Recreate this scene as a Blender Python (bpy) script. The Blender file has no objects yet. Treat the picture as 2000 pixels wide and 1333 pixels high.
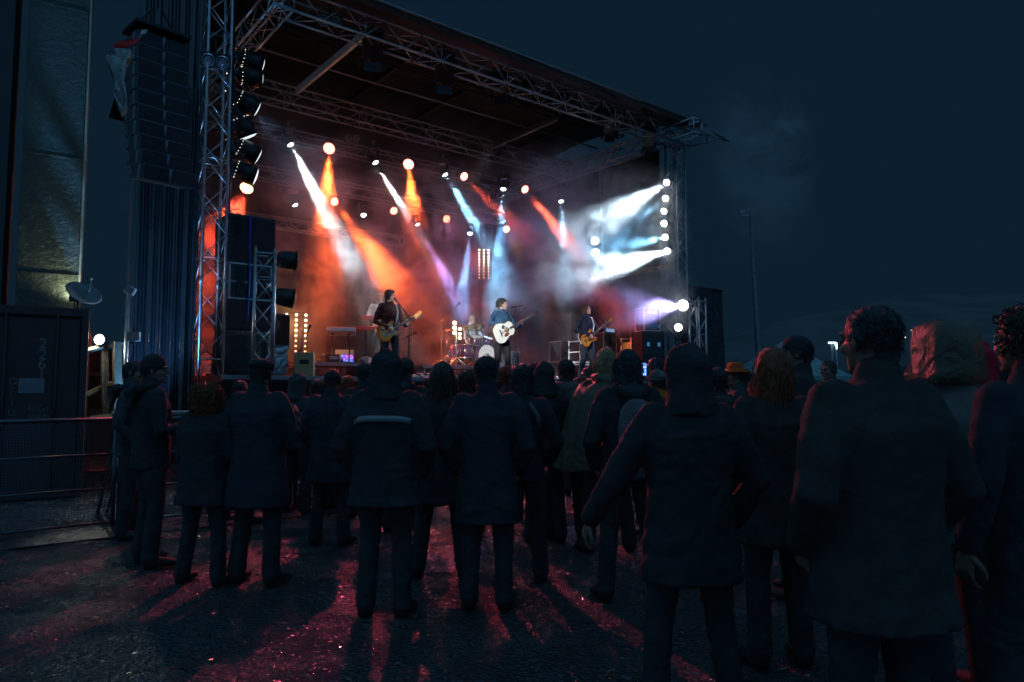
import bpy, bmesh, math, random
from mathutils import Vector, Matrix
R = math.radians
PI = math.pi
random.seed(7)
scene = bpy.context.scene
col = scene.collection

# ---------------------------------------------------------------- camera
W_PX, H_PX, F_PX = 2000.0, 1333.0, 1396.0
CAM_Z = 1.45
PITCH = math.atan((765 - H_PX / 2) / F_PX)
cam_data = bpy.data.cameras.new("camera")
cam_data.sensor_width = 36.0
cam_data.lens = 36.0 * F_PX / W_PX
cam_data.clip_start = 0.05
cam_data.clip_end = 3000
cam = bpy.data.objects.new("camera", cam_data)
cam.location = (0, 0, CAM_Z)
cam.rotation_euler = (R(90) + PITCH, 0, 0)
col.objects.link(cam)
scene.camera = cam

# ---------------------------------------------------------------- sky, added blue fill, exposure
world = bpy.data.worlds.new("World")
scene.world = world
world.use_nodes = True
bg = world.node_tree.nodes["Background"]
bg.inputs[0].default_value = (0.0038, 0.0125, 0.0245, 1)
bg.inputs[1].default_value = 1.0
glow = bpy.data.lights.new("black_lift_fill", 'SUN')          # wide soft blue fill added from behind the camera to lift the blacks
glow.energy = GLOW = .92
glow.angle = R(170)
glow.color = (0.15, 0.50, 0.95)
glow_o = bpy.data.objects.new("black_lift_fill", glow)
glow_o.rotation_euler = (R(48), 0, R(-12))
col.objects.link(glow_o)
vs = scene.view_settings
vs.view_transform = 'Standard'
vs.look = 'None'
vs.exposure = 0.0
vs.gamma = 1.0
cy = scene.cycles
cy.max_bounces = 5
cy.diffuse_bounces = 2
cy.glossy_bounces = 2
cy.transmission_bounces = 3
cy.transparent_max_bounces = 12
cy.volume_bounces = 0
cy.volume_step_rate = 1.0
cy.volume_max_steps = 200
cy.use_denoising = True
cy.denoising_prefilter = 'ACCURATE'
cy.denoiser = 'OPENIMAGEDENOISE'
cy.sample_clamp_indirect = 3
cy.sample_clamp_direct = 0
cy.use_light_tree = True
cy.caustics_reflective = False
cy.caustics_refractive = False
cy.use_adaptive_sampling = True
cy.adaptive_threshold = 0.02

# ---------------------------------------------------------------- picture geometry -> place
_c, _s = math.cos(PITCH), math.sin(PITCH)
def ray(px, py):
    x = (px - W_PX / 2) / F_PX; y = (H_PX / 2 - py) / F_PX
    return Vector((x, _c - y * _s, _s + y * _c))
CAMP = Vector((0, 0, CAM_Z))
def at(px, py, Y):
    d = ray(px, py); return CAMP + d * (Y / d.y)
def atz(px, py, z):
    d = ray(px, py); return CAMP + d * ((z - CAM_Z) / d.z)
U = Vector((0.7811, 0.6244, 0)); V = Vector((-0.6244, 0.7811, 0)); Z = Vector((0, 0, 1))
ORG = at(403, 765, 12.0); ORG.z = 0
STROT = math.atan2(U.y, U.x)
def st(s, t, z=0.0):
    return ORG + U * s + V * t + Z * z
def att(px, py, t):          # picture point on the vertical plane t = const
    d = ray(px, py); k = ((ORG + V * t - CAMP).dot(V)) / d.dot(V); return CAMP + d * k
def ats(px, py, s):
    d = ray(px, py); k = ((ORG + U * s - CAMP).dot(U)) / d.dot(U); return CAMP + d * k
def stof(p):
    q = p - ORG; return (round(q.dot(U), 2), round(q.dot(V), 2), round(p.z, 2))
DECK = 1.72
# ---------------------------------------------------------------- materials
def _nt(name):
    m = bpy.data.materials.new(name); m.use_nodes = True
    nt = m.node_tree; b = nt.nodes["Principled BSDF"]
    return m, nt, b
def mat(name, c, rough=0.6, metal=0.0, var=0.25, scale=6.0, bump=0.15, bscale=40.0, spec=0.5, sheen=0.0):
    """procedural paint / cloth / metal: colour drifts with noise, fine bump on top"""
    m, nt, b = _nt(name)
    tc = nt.nodes.new('ShaderNodeTexCoord')
    n = nt.nodes.new('ShaderNodeTexNoise'); n.inputs['Scale'].default_value = scale; n.inputs['Detail'].default_value = 5
    nt.links.new(tc.outputs['Object'], n.inputs['Vector'])
    cr = nt.nodes.new('ShaderNodeValToRGB')
    cr.color_ramp.elements[0].position = .3; cr.color_ramp.elements[1].position = .7
    cr.color_ramp.elements[0].color = tuple(v * (1 - var) for v in c[:3]) + (1,)
    cr.color_ramp.elements[1].color = tuple(min(1, v * (1 + var)) for v in c[:3]) + (1,)
    nt.links.new(n.outputs['Fac'], cr.inputs['Fac']); nt.links.new(cr.outputs['Color'], b.inputs['Base Color'])
    b.inputs['Metallic'].default_value = metal
    b.inputs['Specular IOR Level'].default_value = spec
    mr = nt.nodes.new('ShaderNodeMapRange'); mr.inputs['To Min'].default_value = max(0.03, rough - .12); mr.inputs['To Max'].default_value = min(1, rough + .12)
    nt.links.new(n.outputs['Fac'], mr.inputs['Value']); nt.links.new(mr.outputs['Result'], b.inputs['Roughness'])
    if bump:
        n2 = nt.nodes.new('ShaderNodeTexNoise'); n2.inputs['Scale'].default_value = bscale; n2.inputs['Detail'].default_value = 3
        nt.links.new(tc.outputs['Object'], n2.inputs['Vector'])
        bp = nt.nodes.new('ShaderNodeBump'); bp.inputs['Strength'].default_value = bump; bp.inputs['Distance'].default_value = .02
        nt.links.new(n2.outputs['Fac'], bp.inputs['Height']); nt.links.new(bp.outputs['Normal'], b.inputs['Normal'])
    if sheen:
        b.inputs['Sheen Weight'].default_value = sheen
    return m
def emit(name, c, e):
    m, nt, b = _nt(name)
    b.inputs['Base Color'].default_value = (.02, .02, .02, 1)
    b.inputs['Emission Color'].default_value = tuple(c[:3]) + (1,)
    b.inputs['Emission Strength'].default_value = e
    return m
def cloth(name, c, rough=.85, fold=.5):
    """garment: broad soft folds plus weave"""
    m = mat(name, c, rough, 0, .3, 7, 0, spec=(.2 if rough < .95 else 0), sheen=.0)
    nt = m.node_tree; b = nt.nodes["Principled BSDF"]
    tc = nt.nodes.new('ShaderNodeTexCoord')
    n1 = nt.nodes.new('ShaderNodeTexNoise'); n1.inputs['Scale'].default_value = 9; n1.inputs['Detail'].default_value = 3; n1.inputs['Distortion'].default_value = 1.2
    n2 = nt.nodes.new('ShaderNodeTexNoise'); n2.inputs['Scale'].default_value = 260; n2.inputs['Detail'].default_value = 1
    nt.links.new(tc.outputs['Object'], n1.inputs['Vector']); nt.links.new(tc.outputs['Object'], n2.inputs['Vector'])
    b1 = nt.nodes.new('ShaderNodeBump'); b1.inputs['Strength'].default_value = fold; b1.inputs['Distance'].default_value = .05
    b2 = nt.nodes.new('ShaderNodeBump'); b2.inputs['Strength'].default_value = .3; b2.inputs['Distance'].default_value = .003
    nt.links.new(n1.outputs['Fac'], b1.inputs['Height']); nt.links.new(n2.outputs['Fac'], b2.inputs['Height'])
    nt.links.new(b1.outputs['Normal'], b2.inputs['Normal']); nt.links.new(b2.outputs['Normal'], b.inputs['Normal'])
    return m
M = {}
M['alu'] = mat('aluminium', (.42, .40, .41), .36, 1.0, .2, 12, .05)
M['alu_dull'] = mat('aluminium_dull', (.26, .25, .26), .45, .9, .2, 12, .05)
M['black'] = mat('black_paint', (.012, .012, .014), .45, 0, .3, 10, .1)
M['black_metal'] = mat('black_metal', (.02, .02, .022), .35, .6, .3, 10, .05)
M['rubber'] = mat('black_rubber', (.01, .01, .01), .7, 0, .2)
M['chrome'] = mat('chrome', (.85, .85, .87), .12, 1, .05, 8, 0)
M['white'] = mat('white_paint', (.75, .75, .74), .4, 0, .08, 8, .05)
M['cream'] = mat('cream_plastic', (.6, .57, .5), .45, 0, .1, 8, .05)
M['lens'] = mat('lens_glass', (.06, .06, .07), .12, 0, .1, 4, 0)
M['grey'] = mat('grey_paint', (.18, .18, .19), .5, 0, .2, 10, .08)
M['wood'] = mat('weathered_wood', (.08, .055, .035), .75, 0, .35, 14, .4, 60)
M['gold'] = mat('brass', (.75, .52, .2), .25, 1, .1, 8, 0)
M['red'] = mat('red_lacquer', (.42, .02, .02), .3, 0, .1, 5, 0)
# ---------------------------------------------------------------- mesh helpers
def basis(d, up=None):
    d = Vector(d).normalized()
    a = Vector(up) if up is not None else (Vector((0, 0, 1)) if abs(d.z) < .95 else Vector((0, 1, 0)))
    x = a.cross(d)
    if x.length < 1e-5: x = Vector((1, 0, 0)).cross(d)
    x.normalize(); y = d.cross(x); return x, y, d
class MB:
    def __init__(s): s.v = []; s.f = []
    def add(s, vs, fs):
        n = len(s.v); s.v += [tuple(v) for v in vs]; s.f += [tuple(i + n for i in f) for f in fs]; return s
    def join(s, o, mtx=None):
        return s.add([mtx @ Vector(v) for v in o.v] if mtx is not None else o.v, o.f)
    def box(s, c, size, rz=0.0, rx=0.0, ry=0.0, tap=1.0):
        m = Matrix.Translation(c) @ Matrix.Rotation(rz, 4, 'Z') @ Matrix.Rotation(ry, 4, 'Y') @ Matrix.Rotation(rx, 4, 'X')
        a, b, h = size[0] / 2, size[1] / 2, size[2] / 2
        vs = [m @ Vector((x * (tap if z > 0 else 1), y * (tap if z > 0 else 1), z)) for z in (-h, h) for y in (-b, b) for x in (-a, a)]
        return s.add(vs, [(0, 2, 3, 1), (4, 5, 7, 6), (0, 1, 5, 4), (2, 6, 7, 3), (0, 4, 6, 2), (1, 3, 7, 5)])
    def ring(s, c, x, y, rx, ry, n, ph=0.0):
        i0 = len(s.v)
        for k in range(n):
            a = ph + 2 * PI * k / n; s.v.append(tuple(c + x * (rx * math.cos(a)) + y * (ry * math.sin(a))))
        return i0
    def skin(s, rings, n, cap=True):
        for a, b in zip(rings, rings[1:]):
            for k in range(n):
                k2 = (k + 1) % n; s.f.append((a + k, a + k2, b + k2, b + k))
        if cap:
            s.f.append(tuple(rings[0] + k for k in reversed(range(n)))); s.f.append(tuple(rings[-1] + k for k in range(n)))
    def cyl(s, p0, p1, r0, r1=None, n=12, cap=True):
        p0 = Vector(p0); p1 = Vector(p1); r1 = r0 if r1 is None else r1
        x, y, _ = basis(p1 - p0); s.skin([s.ring(p0, x, y, r0, r0, n), s.ring(p1, x, y, r1, r1, n)], n, cap); return s
    def tube(s, pts, r, n=6):
        pts = [Vector(p) for p in pts]; rs = r if isinstance(r, (list, tuple)) else [r] * len(pts); rings = []; up = None
        for i, p in enumerate(pts):
            d = (pts[min(i + 1, len(pts) - 1)] - pts[max(i - 1, 0)])
            if d.length < 1e-6: d = Vector((0, 0, 1))
            x, y, _ = basis(d, up); up = y if up is not None or True else None
            rings.append(s.ring(p, x, y, rs[i], rs[i], n))
        s.skin(rings, n); return s
    def lathe(s, prof, n=20, mtx=None):
        mtx = mtx or Matrix.Identity(4); rings = []
        for r, z in prof:
            i0 = len(s.v)
            for k in range(n):
                a = 2 * PI * k / n; s.v.append(tuple(mtx @ Vector((r * math.cos(a), r * math.sin(a), z))))
            rings.append(i0)
        s.skin(rings, n); return s
    def prism(s, pts, y0, y1, mtx=None):        # outline in x,z ; thickness along y
        mtx = mtx or Matrix.Identity(4); n = len(pts)
        vs = [mtx @ Vector((x, y0, z)) for x, z in pts] + [mtx @ Vector((x, y1, z)) for x, z in pts]
        return s.add(vs, [tuple(range(n)), tuple(reversed(range(n, 2 * n)))] + [(k, k + n, (k + 1) % n + n, (k + 1) % n) for k in range(n)])
    def ell(s, c, r, n=14, m=9, rot=None):
        c = Vector(c); r = (r, r, r) if not isinstance(r, (tuple, list)) else r; i0 = len(s.v)
        rot = rot or Matrix.Identity(3); vs = [c + rot @ Vector((0, 0, r[2]))]
        for i in range(1, m):
            t = PI * i / m
            for k in range(n):
                a = 2 * PI * k / n
                vs.append(c + rot @ Vector((r[0] * math.sin(t) * math.cos(a), r[1] * math.sin(t) * math.sin(a), r[2] * math.cos(t))))
        vs.append(c - rot @ Vector((0, 0, r[2]))); L = len(vs) - 1; fs = []
        for k in range(n): fs.append((0, 1 + k, 1 + (k + 1) % n)); fs.append((L, L - n + (k + 1) % n, L - n + k))
        for i in range(m - 2):
            for k in range(n):
                a = 1 + i * n + k; b = 1 + i * n + (k + 1) % n; fs.append((a, a + n, b + n, b))
        return s.add(vs, fs)
    def limb(s, pts, rad, n=12):                # tapered chain with rounded ends
        pts = [Vector(p) for p in pts]; rad = [(r, r) if not isinstance(r, (tuple, list)) else r for r in rad]
        P = []; 
        d0 = (pts[0] - pts[1]).normalized(); d1 = (pts[-1] - pts[-2]).normalized()
        for f in (.95, .7, .35): P.append((pts[0] + d0 * max(rad[0]) * f, tuple(q * math.sqrt(1 - f * f) for q in rad[0]), -d0))
        for i, p in enumerate(pts):
            d = pts[min(i + 1, len(pts) - 1)] - pts[max(i - 1, 0)]; P.append((p, rad[i], d))
        for f in (.35, .7, .95): P.append((pts[-1] + d1 * max(rad[-1]) * f, tuple(q * math.sqrt(1 - f * f) for q in rad[-1]), d1))
        rings = []; up = Vector((0, 1, 0))
        for p, r, d in P:
            d = d.normalized(); u = up if abs(d.dot(up)) < .93 else Vector((0, 0, 1))
            x = u.cross(d); x.normalize(); y = d.cross(x)
            rings.append(s.ring(p, x, y, r[0], r[1], n))
        s.skin(rings, n); return s
    def hloft(s, secs, n=20, e=2.4):            # horizontal super-ellipse sections (cx, cy, z, rx, ry)
        rings = []
        for cx, cy_, z, rx, ry in secs:
            i0 = len(s.v)
            for k in range(n):
                a = 2 * PI * k / n; ca, sa = math.cos(a), math.sin(a)
                s.v.append((cx + rx * math.copysign(abs(ca) ** (2 / e), ca), cy_ + ry * math.copysign(abs(sa) ** (2 / e), sa), z))
            rings.append(i0)
        s.skin(rings, n); return s
    def build(s, name, m, parent=None, smooth=False, bevel=0.0, world=False, loc=None):
        vs = s.v
        if world and parent is not None:
            o_ = parent.location; vs = [(a - o_.x, b - o_.y, c - o_.z) for a, b, c in vs]
        me = bpy.data.meshes.new(name); me.from_pydata(vs, [], s.f); me.update()
        bm = bmesh.new(); bm.from_mesh(me); bmesh.ops.recalc_face_normals(bm, faces=bm.faces); bm.to_mesh(me); bm.free()
        o = bpy.data.objects.new(name, me); col.objects.link(o)
        if m is not None: me.materials.append(m)
        if parent is not None: o.parent = parent
        if loc is not None: o.location = loc
        if smooth: me.polygons.foreach_set('use_smooth', [True] * len(me.polygons))
        if bevel:
            b = o.modifiers.new('bevel', 'BEVEL'); b.width = bevel; b.segments = 2; b.limit_method = 'ANGLE'
        return o
_TS = bpy.data.scenes.new('workbench')
def _dg():
    with bpy.context.temp_override(scene=_TS, view_layer=_TS.view_layers[0]):
        d = bpy.context.evaluated_depsgraph_get(); d.update(); return d
def remesh(mb, voxel, it=4, fac=.6, wrinkle=0.0, seed=0, wf=6.0, cut=None):
    """fuse overlapping shells into one skin; returns (verts, faces)"""
    me = bpy.data.meshes.new('tmp'); me.from_pydata(mb.v, [], mb.f)
    bm = bmesh.new(); bm.from_mesh(me); bmesh.ops.recalc_face_normals(bm, faces=bm.faces); bm.to_mesh(me); bm.free()
    o = bpy.data.objects.new('tmp', me); _TS.collection.objects.link(o)
    r = o.modifiers.new('r', 'REMESH'); r.mode = 'VOXEL'; r.voxel_size = voxel
    if it:
        sm = o.modifiers.new('s', 'SMOOTH'); sm.iterations = it; sm.factor = fac
    dg = _dg(); ev = o.evaluated_get(dg)
    m2 = bpy.data.meshes.new_from_object(ev)
    if wrinkle:
        from mathutils import noise
        off = Vector((seed * 3.1, seed * 1.7, seed))
        for v in m2.vertices:
            c = v.co
            q = Vector((c.x * wf, c.y * wf, c.z * wf * 1.5)) + off
            k = noise.noise(q + Vector((noise.noise(q * .6), 0, noise.noise(q * .7 + off))) * 1.3)
            k = abs(k) * 1.6 - .35
            v.co = c + v.normal * (wrinkle * k)
    out = MB(); out.v = [tuple(v.co) for v in m2.vertices]; out.f = [tuple(p.vertices) for p in m2.polygons]
    bpy.data.objects.remove(o); bpy.data.meshes.remove(me); bpy.data.meshes.remove(m2)
    if cut:
        keep = [f for f in out.f if not cut(sum((Vector(out.v[i]) for i in f), Vector()) / len(f))]
        used = sorted({i for f in keep for i in f}); ix = {a: b for b, a in enumerate(used)}
        out.v = [out.v[i] for i in used]; out.f = [tuple(ix[i] for i in f) for f in keep]
    return out
def tag(o, label=None, cat=None, group=None, kind=None):
    if label: o['label'] = label
    if cat: o['category'] = cat
    if group: o['group'] = group
    if kind: o['kind'] = kind
    return o
def thing(name, label, cat, loc=(0, 0, 0), rz=0.0, group=None):
    o = bpy.data.objects.new(name, None); col.objects.link(o); o.empty_display_size = .1
    o.location = loc; o.rotation_euler = (0, 0, rz)
    return tag(o, label, cat, group)
def dup(root, loc=None, rot=None, label=None):
    r = root.copy(); col.objects.link(r)
    if loc is not None: r.location = loc
    if rot is not None: r.rotation_euler = rot
    if label: r['label'] = label
    for ch in list(root.children):
        c = ch.copy(); col.objects.link(c); c.parent = r
        for g in list(ch.children):
            d = g.copy(); col.objects.link(d); d.parent = c
    return r
def text(s, size, m, parent, loc, rot, extrude=.002, name='lettering', align='CENTER', sx=1.0):
    c = bpy.data.curves.new(name, 'FONT'); c.body = s; c.size = size; c.extrude = extrude; c.align_x = align; c.align_y = 'CENTER'
    t = bpy.data.objects.new('tmp', c); _TS.collection.objects.link(t); dg = _dg()
    me = bpy.data.meshes.new_from_object(t.evaluated_get(dg)); me.name = name; bpy.data.objects.remove(t); bpy.data.curves.remove(c)
    o = bpy.data.objects.new(name, me); col.objects.link(o); me.materials.clear(); me.materials.append(m)
    o.parent = parent; o.location = loc; o.rotation_euler = rot; o.scale = (sx, 1, 1)
    return o
# ---------------------------------------------------------------- people
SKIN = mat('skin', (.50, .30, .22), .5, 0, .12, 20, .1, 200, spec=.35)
SKIN_D = mat('skin_shaded', (.22, .125, .085), .5, 0, .12, 20, .1, 200, spec=.35)  # darker copy for the audience, their shade put into the colour
EYE = mat('eye', (.05, .04, .035), .2, 0, .1, 20, 0)
HAIR = {k: mat('hair_' + k, c, .5, 0, .45, 60, .6, 160, spec=.4) for k, c in
        dict(black=(.04, .036, .034), brown=(.07, .045, .030), grey=(.42, .40, .37), red=(.22, .06, .02), blond=(.30, .20, .09)).items()}
def _head():
    h = MB()
    h.ell((0, -.012, .032), (.074, .094, .083)); h.ell((0, .022, -.022), (.060, .070, .084)); h.ell((0, .034, -.068), (.046, .052, .042))
    h.ell((0, .074, -.098), (.020, .018, .017)); h.limb([(0, .090, .018), (0, .108, -.020)], [.008, .010], 8)
    h.ell((.010, .102, -.024), .009, 8, 6); h.ell((-.010, .102, -.024), .009, 8, 6)
    h.limb([(-.044, .074, .028), (0, .088, .026), (.044, .074, .028)], [.012, .012, .012], 8)
    h.ell((0, .090, -.052), (.020, .009, .005), 10, 6); h.ell((0, .087, -.062), (.018, .010, .006), 10, 6)
    for q in (-1, 1):
        h.ell((q * .076, -.006, -.006), (.008, .019, .031), 10, 7, Matrix.Rotation(q * .3, 3, 'Z')); h.ell((q * .038, .066, -.024), (.022, .022, .022), 10, 7)
    h.limb([(0, -.014, -.05), (0, -.034, -.2)], [(.054, .056), (.062, .062)])
    return remesh(h, .0065, 3, .5)
HEAD = _head()
EYES = MB()
for q in (-1, 1): EYES.ell((q * .030, .0855, .002), .0115, 8, 6)
def hand(mb, w, d, nrm, curl=.5, side=1, sc=1.0):
    """palm, four jointed fingers and a thumb; w wrist, d pointing direction, nrm palm normal"""
    d = Vector(d).normalized(); nrm = Vector(nrm); nrm = (nrm - d * nrm.dot(d)).normalized(); x = d.cross(nrm) * side
    w = Vector(w); c = w + d * .05 * sc
    P = MB(); i0 = 0
    rings = []
    for f, hw, hh in ((-.02, .024, .020), (.0, .027, .019), (.03, .038, .016), (.075, .042, .013), (.092, .038, .009)):
        rings.append(mb.ring(w + d * f * sc, x, nrm, hw * sc, hh * sc, 10))
    mb.skin(rings, 10)
    for i, (off, L) in enumerate(((-.031, .068), (-.0105, .078), (.0105, .073), (.031, .058))):
        p = w + d * .085 * sc + x * off * sc; a = .12 + .06 * i; pts = [p]; 
        for j, q in enumerate((.45, .32, .23)):
            a += curl * (1.0 if j else .8); pts.append(pts[-1] + (d * math.cos(a) + nrm * math.sin(a)) * (L * q * sc))
        mb.limb(pts, [.0095 * sc, .009 * sc, .008 * sc, .007 * sc], 7)
    p = w + d * .028 * sc - x * .034 * sc
    q1 = p + (d * .6 - x * .7 + nrm * .35).normalized() * .036 * sc; q2 = q1 + (d * .85 - x * .1 + nrm * .5).normalized() * .030 * sc; q3 = q2 + (d * .8 + x * .25 + nrm * .5).normalized() * .022 * sc
    mb.limb([p, q1, q2, q3], [.0135 * sc, .011 * sc, .010 * sc, .0085 * sc], 7)
ARMS = {  # right-hand side (+x): elbow, wrist, hand direction, palm normal
    'down':   ((.255, -.03, 1.13), (.27, .05, .87), (.02, .15, -1), (-1, 0, 0), .35),
    'pocket': ((.29, -.07, 1.12), (.22, .11, .93), (-.3, .3, -1), (-1, 0, 0), .3),
    'fold':   ((.26, .02, 1.12), (.08, .24, 1.10), (-1, .1, .05), (0, -1, 0), .3),
    'hold':   ((.27, .00, 1.12), (.19, .27, 1.16), (-.2, 1, .3), (-1, 0, 0), .9),
    'cup':    ((.27, .03, 1.13), (.17, .24, 1.30), (-.2, .6, .6), (-1, .2, 0), .95),
    'phone':  ((.24, .16, 1.25), (.10, .34, 1.52), (-.15, .3, 1), (-.6, -.7, 0), .6),
    'up':     ((.30, .10, 1.55), (.24, .18, 1.82), (-.05, .1, 1), (-.2, 1, 0), .5),
}
def mirror(a): return tuple((-v[0], v[1], v[2]) if isinstance(v, tuple) else v for v in a)
def legs_default(stance=.1, turn=.0):
    return [((q * .09, 0, .92), (q * (.085 + stance * .4), .02, .50), (q * (.08 + stance * .7), -.02, .09), (q * (.11 + stance * .7), .14, .035)) for q in (-1, 1)]
def long_strands(mb, n, length, rad, seed, wave=.012, r=.0035, spread=1.0, zlo=-.2):
    rnd = random.Random(seed)
    for _ in range(n):
        a = rnd.uniform(PI * .98, PI * 2.02) if rnd.random() < .8 else rnd.uniform(0, 2 * PI)
        if PI * .28 < a < PI * .72: continue
        t = rnd.uniform(.2, .95); p = Vector((rad[0] * math.cos(a) * math.sin(t * 1.57), -.012 + rad[1] * math.sin(a) * math.sin(t * 1.57), .035 + rad[2] * math.cos(t * 1.57)))
        out = Vector((math.cos(a), math.sin(a), 0)); pts = [p]; L = length * rnd.uniform(.6, 1.1); ph = rnd.uniform(0, 6)
        target = out * (max(rad[0], .09) * rnd.uniform(.85, 1.2) * spread)
        for k in range(1, 8):
            f = k / 7
            q = Vector((p.x + (target.x - p.x) * min(1, f * 2), p.y + (target.y - .012 - p.y) * min(1, f * 2), p.z - L * f))
            q += Vector((math.sin(ph + f * 9), math.cos(ph * 1.3 + f * 8), 0)) * wave
            pts.append(q)
        mb.tube(pts, [r, r, r, r, r, r * .8, r * .6, r * .3], 3)
def curls(mb, n, rad, seed, r=(.010, .018), front=.25, zmin=-.05, top=0.0):
    rnd = random.Random(seed)
    for _ in range(n):
        a = rnd.uniform(0, 2 * PI); z = rnd.uniform(zmin, rad[2]); k = math.sqrt(max(0, 1 - (z / rad[2]) ** 2)) if z > 0 else 1
        if math.sin(a) > front and z < .055: continue
        g = rnd.uniform(.9, 1.1)
        c = Vector((rad[0] * math.cos(a) * k * g, -.014 + rad[1] * math.sin(a) * k * g, .03 + z * g + top))
        # one open corkscrew
        R0 = rnd.uniform(*r); ax = Vector((rnd.uniform(-1, 1), rnd.uniform(-1, 1), rnd.uniform(-1, 1))).normalized(); x, y, d = basis(ax)
        mb.tube([c + x * R0 * math.cos(q * 1.3) + y * R0 * math.sin(q * 1.3) + d * (q * .005 - .012) for q in range(6)], [.0035] * 5 + [.001], 3)
def fuzz(mb, n, rad, seed, L=.03, front=.25, zmin=-.06, r=.0028):
    rnd = random.Random(seed)
    for _ in range(n):
        a = rnd.uniform(0, 2 * PI); z = rnd.uniform(zmin, rad[2] * .99); k = math.sqrt(max(0, 1 - (z / rad[2]) ** 2)) if z > 0 else 1 + z * .8
        if math.sin(a) > front and z < .055: continue
        o_ = Vector((math.cos(a), math.sin(a), 0)); p = Vector((rad[0] * o_.x * k, -.016 + rad[1] * o_.y * k, .038 + z)); up = Vector((0, 0, max(0, z / rad[2])))
        t = (o_ * k * .55 + up * .6 + Vector((rnd.uniform(-.5, .5), -.35 + rnd.uniform(-.4, .4), -.45 + rnd.uniform(-.3, .3)))).normalized(); l_ = L * rnd.uniform(.6, 1.3)
        mb.tube([p - t * .006, p + t * l_ * .5, p + (t + Vector((0, -.1, -.35))) * l_], [r, r * .8, r * .2], 3)
def hair_mesh(kind, seed=0):
    h = MB()
    if kind == 'short':
        h.ell((0, -.018, .042), (.080, .098, .082)); h.limb([(0, -.07, .02), (0, -.075, -.05)], [(.060, .035), (.045, .026)])
        for q in (-1, 1): h.ell((q * .066, -.01, .015), (.018, .045, .045), 10, 7)
        o = remesh(h, .009, 2, .5, .010, seed, 30, cut=lambda c: c.y > .074 and c.z < .06); fuzz(o, 900, (.079, .098, .082), seed, .014, .3, -.08, .0019); return o
    if kind == 'mop':      # shaggy, over ears and nape
        h.ell((0, -.014, .042), (.088, .104, .088)); h.ell((0, .045, .075), (.066, .052, .036)); h.limb([(0, -.07, .01), (0, -.075, -.10)], [(.078, .04), (.060, .030)])
        for q in (-1, 1): h.limb([(q * .074, .01, .03), (q * .078, -.01, -.06)], [(.018, .045), (.014, .035)])
        o = remesh(h, .010, 2, .5, .014, seed, 26, cut=lambda c: c.y > .085 and c.z < .045)
        long_strands(o, 120, .13, (.088, .104, .088), seed, .008, .0030, .95); return o
    if kind == 'bald':
        h.limb([(-.070, -.01, .0), (-.05, -.075, -.01), (.05, -.075, -.01), (.070, -.01, .0)], [(.012, .03)] * 4, 8); return remesh(h, .008, 2, .5, .004, seed, 30)
    if kind == 'curly':
        h.ell((0, -.018, .048), (.090, .104, .092)); h.ell((0, -.055, -.02), (.078, .055, .062))
        o = remesh(h, .011, 1, .5, .016, seed, 34, cut=lambda c: c.y > .068 and c.z < .055); curls(o, 420, (.098, .112, .100), seed, (.008, .017), .45, -.08); return o
    if kind == 'bigcurly':
        h.ell((0, -.03, .035), (.108, .118, .098)); h.ell((0, -.06, -.09), (.125, .085, .12))
        o = remesh(h, .012, 1, .5, .02, seed, 26, cut=lambda c: c.y > .06 and c.z < .05 and abs(c.x) < .08); curls(o, 520, (.125, .13, .105), seed, (.010, .024), .4, -.15)
        long_strands(o, 150, .24, (.10, .11, .095), seed, .022, .0035, 1.3); return o
    if kind in ('long', 'straight'):
        h.ell((0, -.016, .042), (.086, .102, .086)); h.hloft([(0, -.035, .05, .084, .078), (0, -.05, -.05, .092, .064), (0, -.06, -.15, .096, .050), (0, -.062, -.27, .082, .030), (0, -.06, -.31, .06, .016)])
        o = remesh(h, .011, 2, .5, .012, seed, 20, cut=lambda c: c.y > .05 and c.z < .055 and abs(c.x) < .075)
        long_strands(o, 260, .34, (.088, .104, .088), seed, .009, .0032, 1.08); return o
    if kind == 'bob':
        h.ell((0, -.016, .042), (.086, .102, .086)); h.hloft([(0, -.03, .05, .086, .082), (0, -.04, -.05, .096, .074), (0, -.045, -.12, .090, .062), (0, -.045, -.14, .07, .045)])
        o = remesh(h, .011, 2, .5, .012, seed, 20, cut=lambda c: c.y > .05 and c.z < .055 and abs(c.x) < .075)
        long_strands(o, 200, .17, (.088, .104, .088), seed, .008, .0032, 1.05); return o
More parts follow.
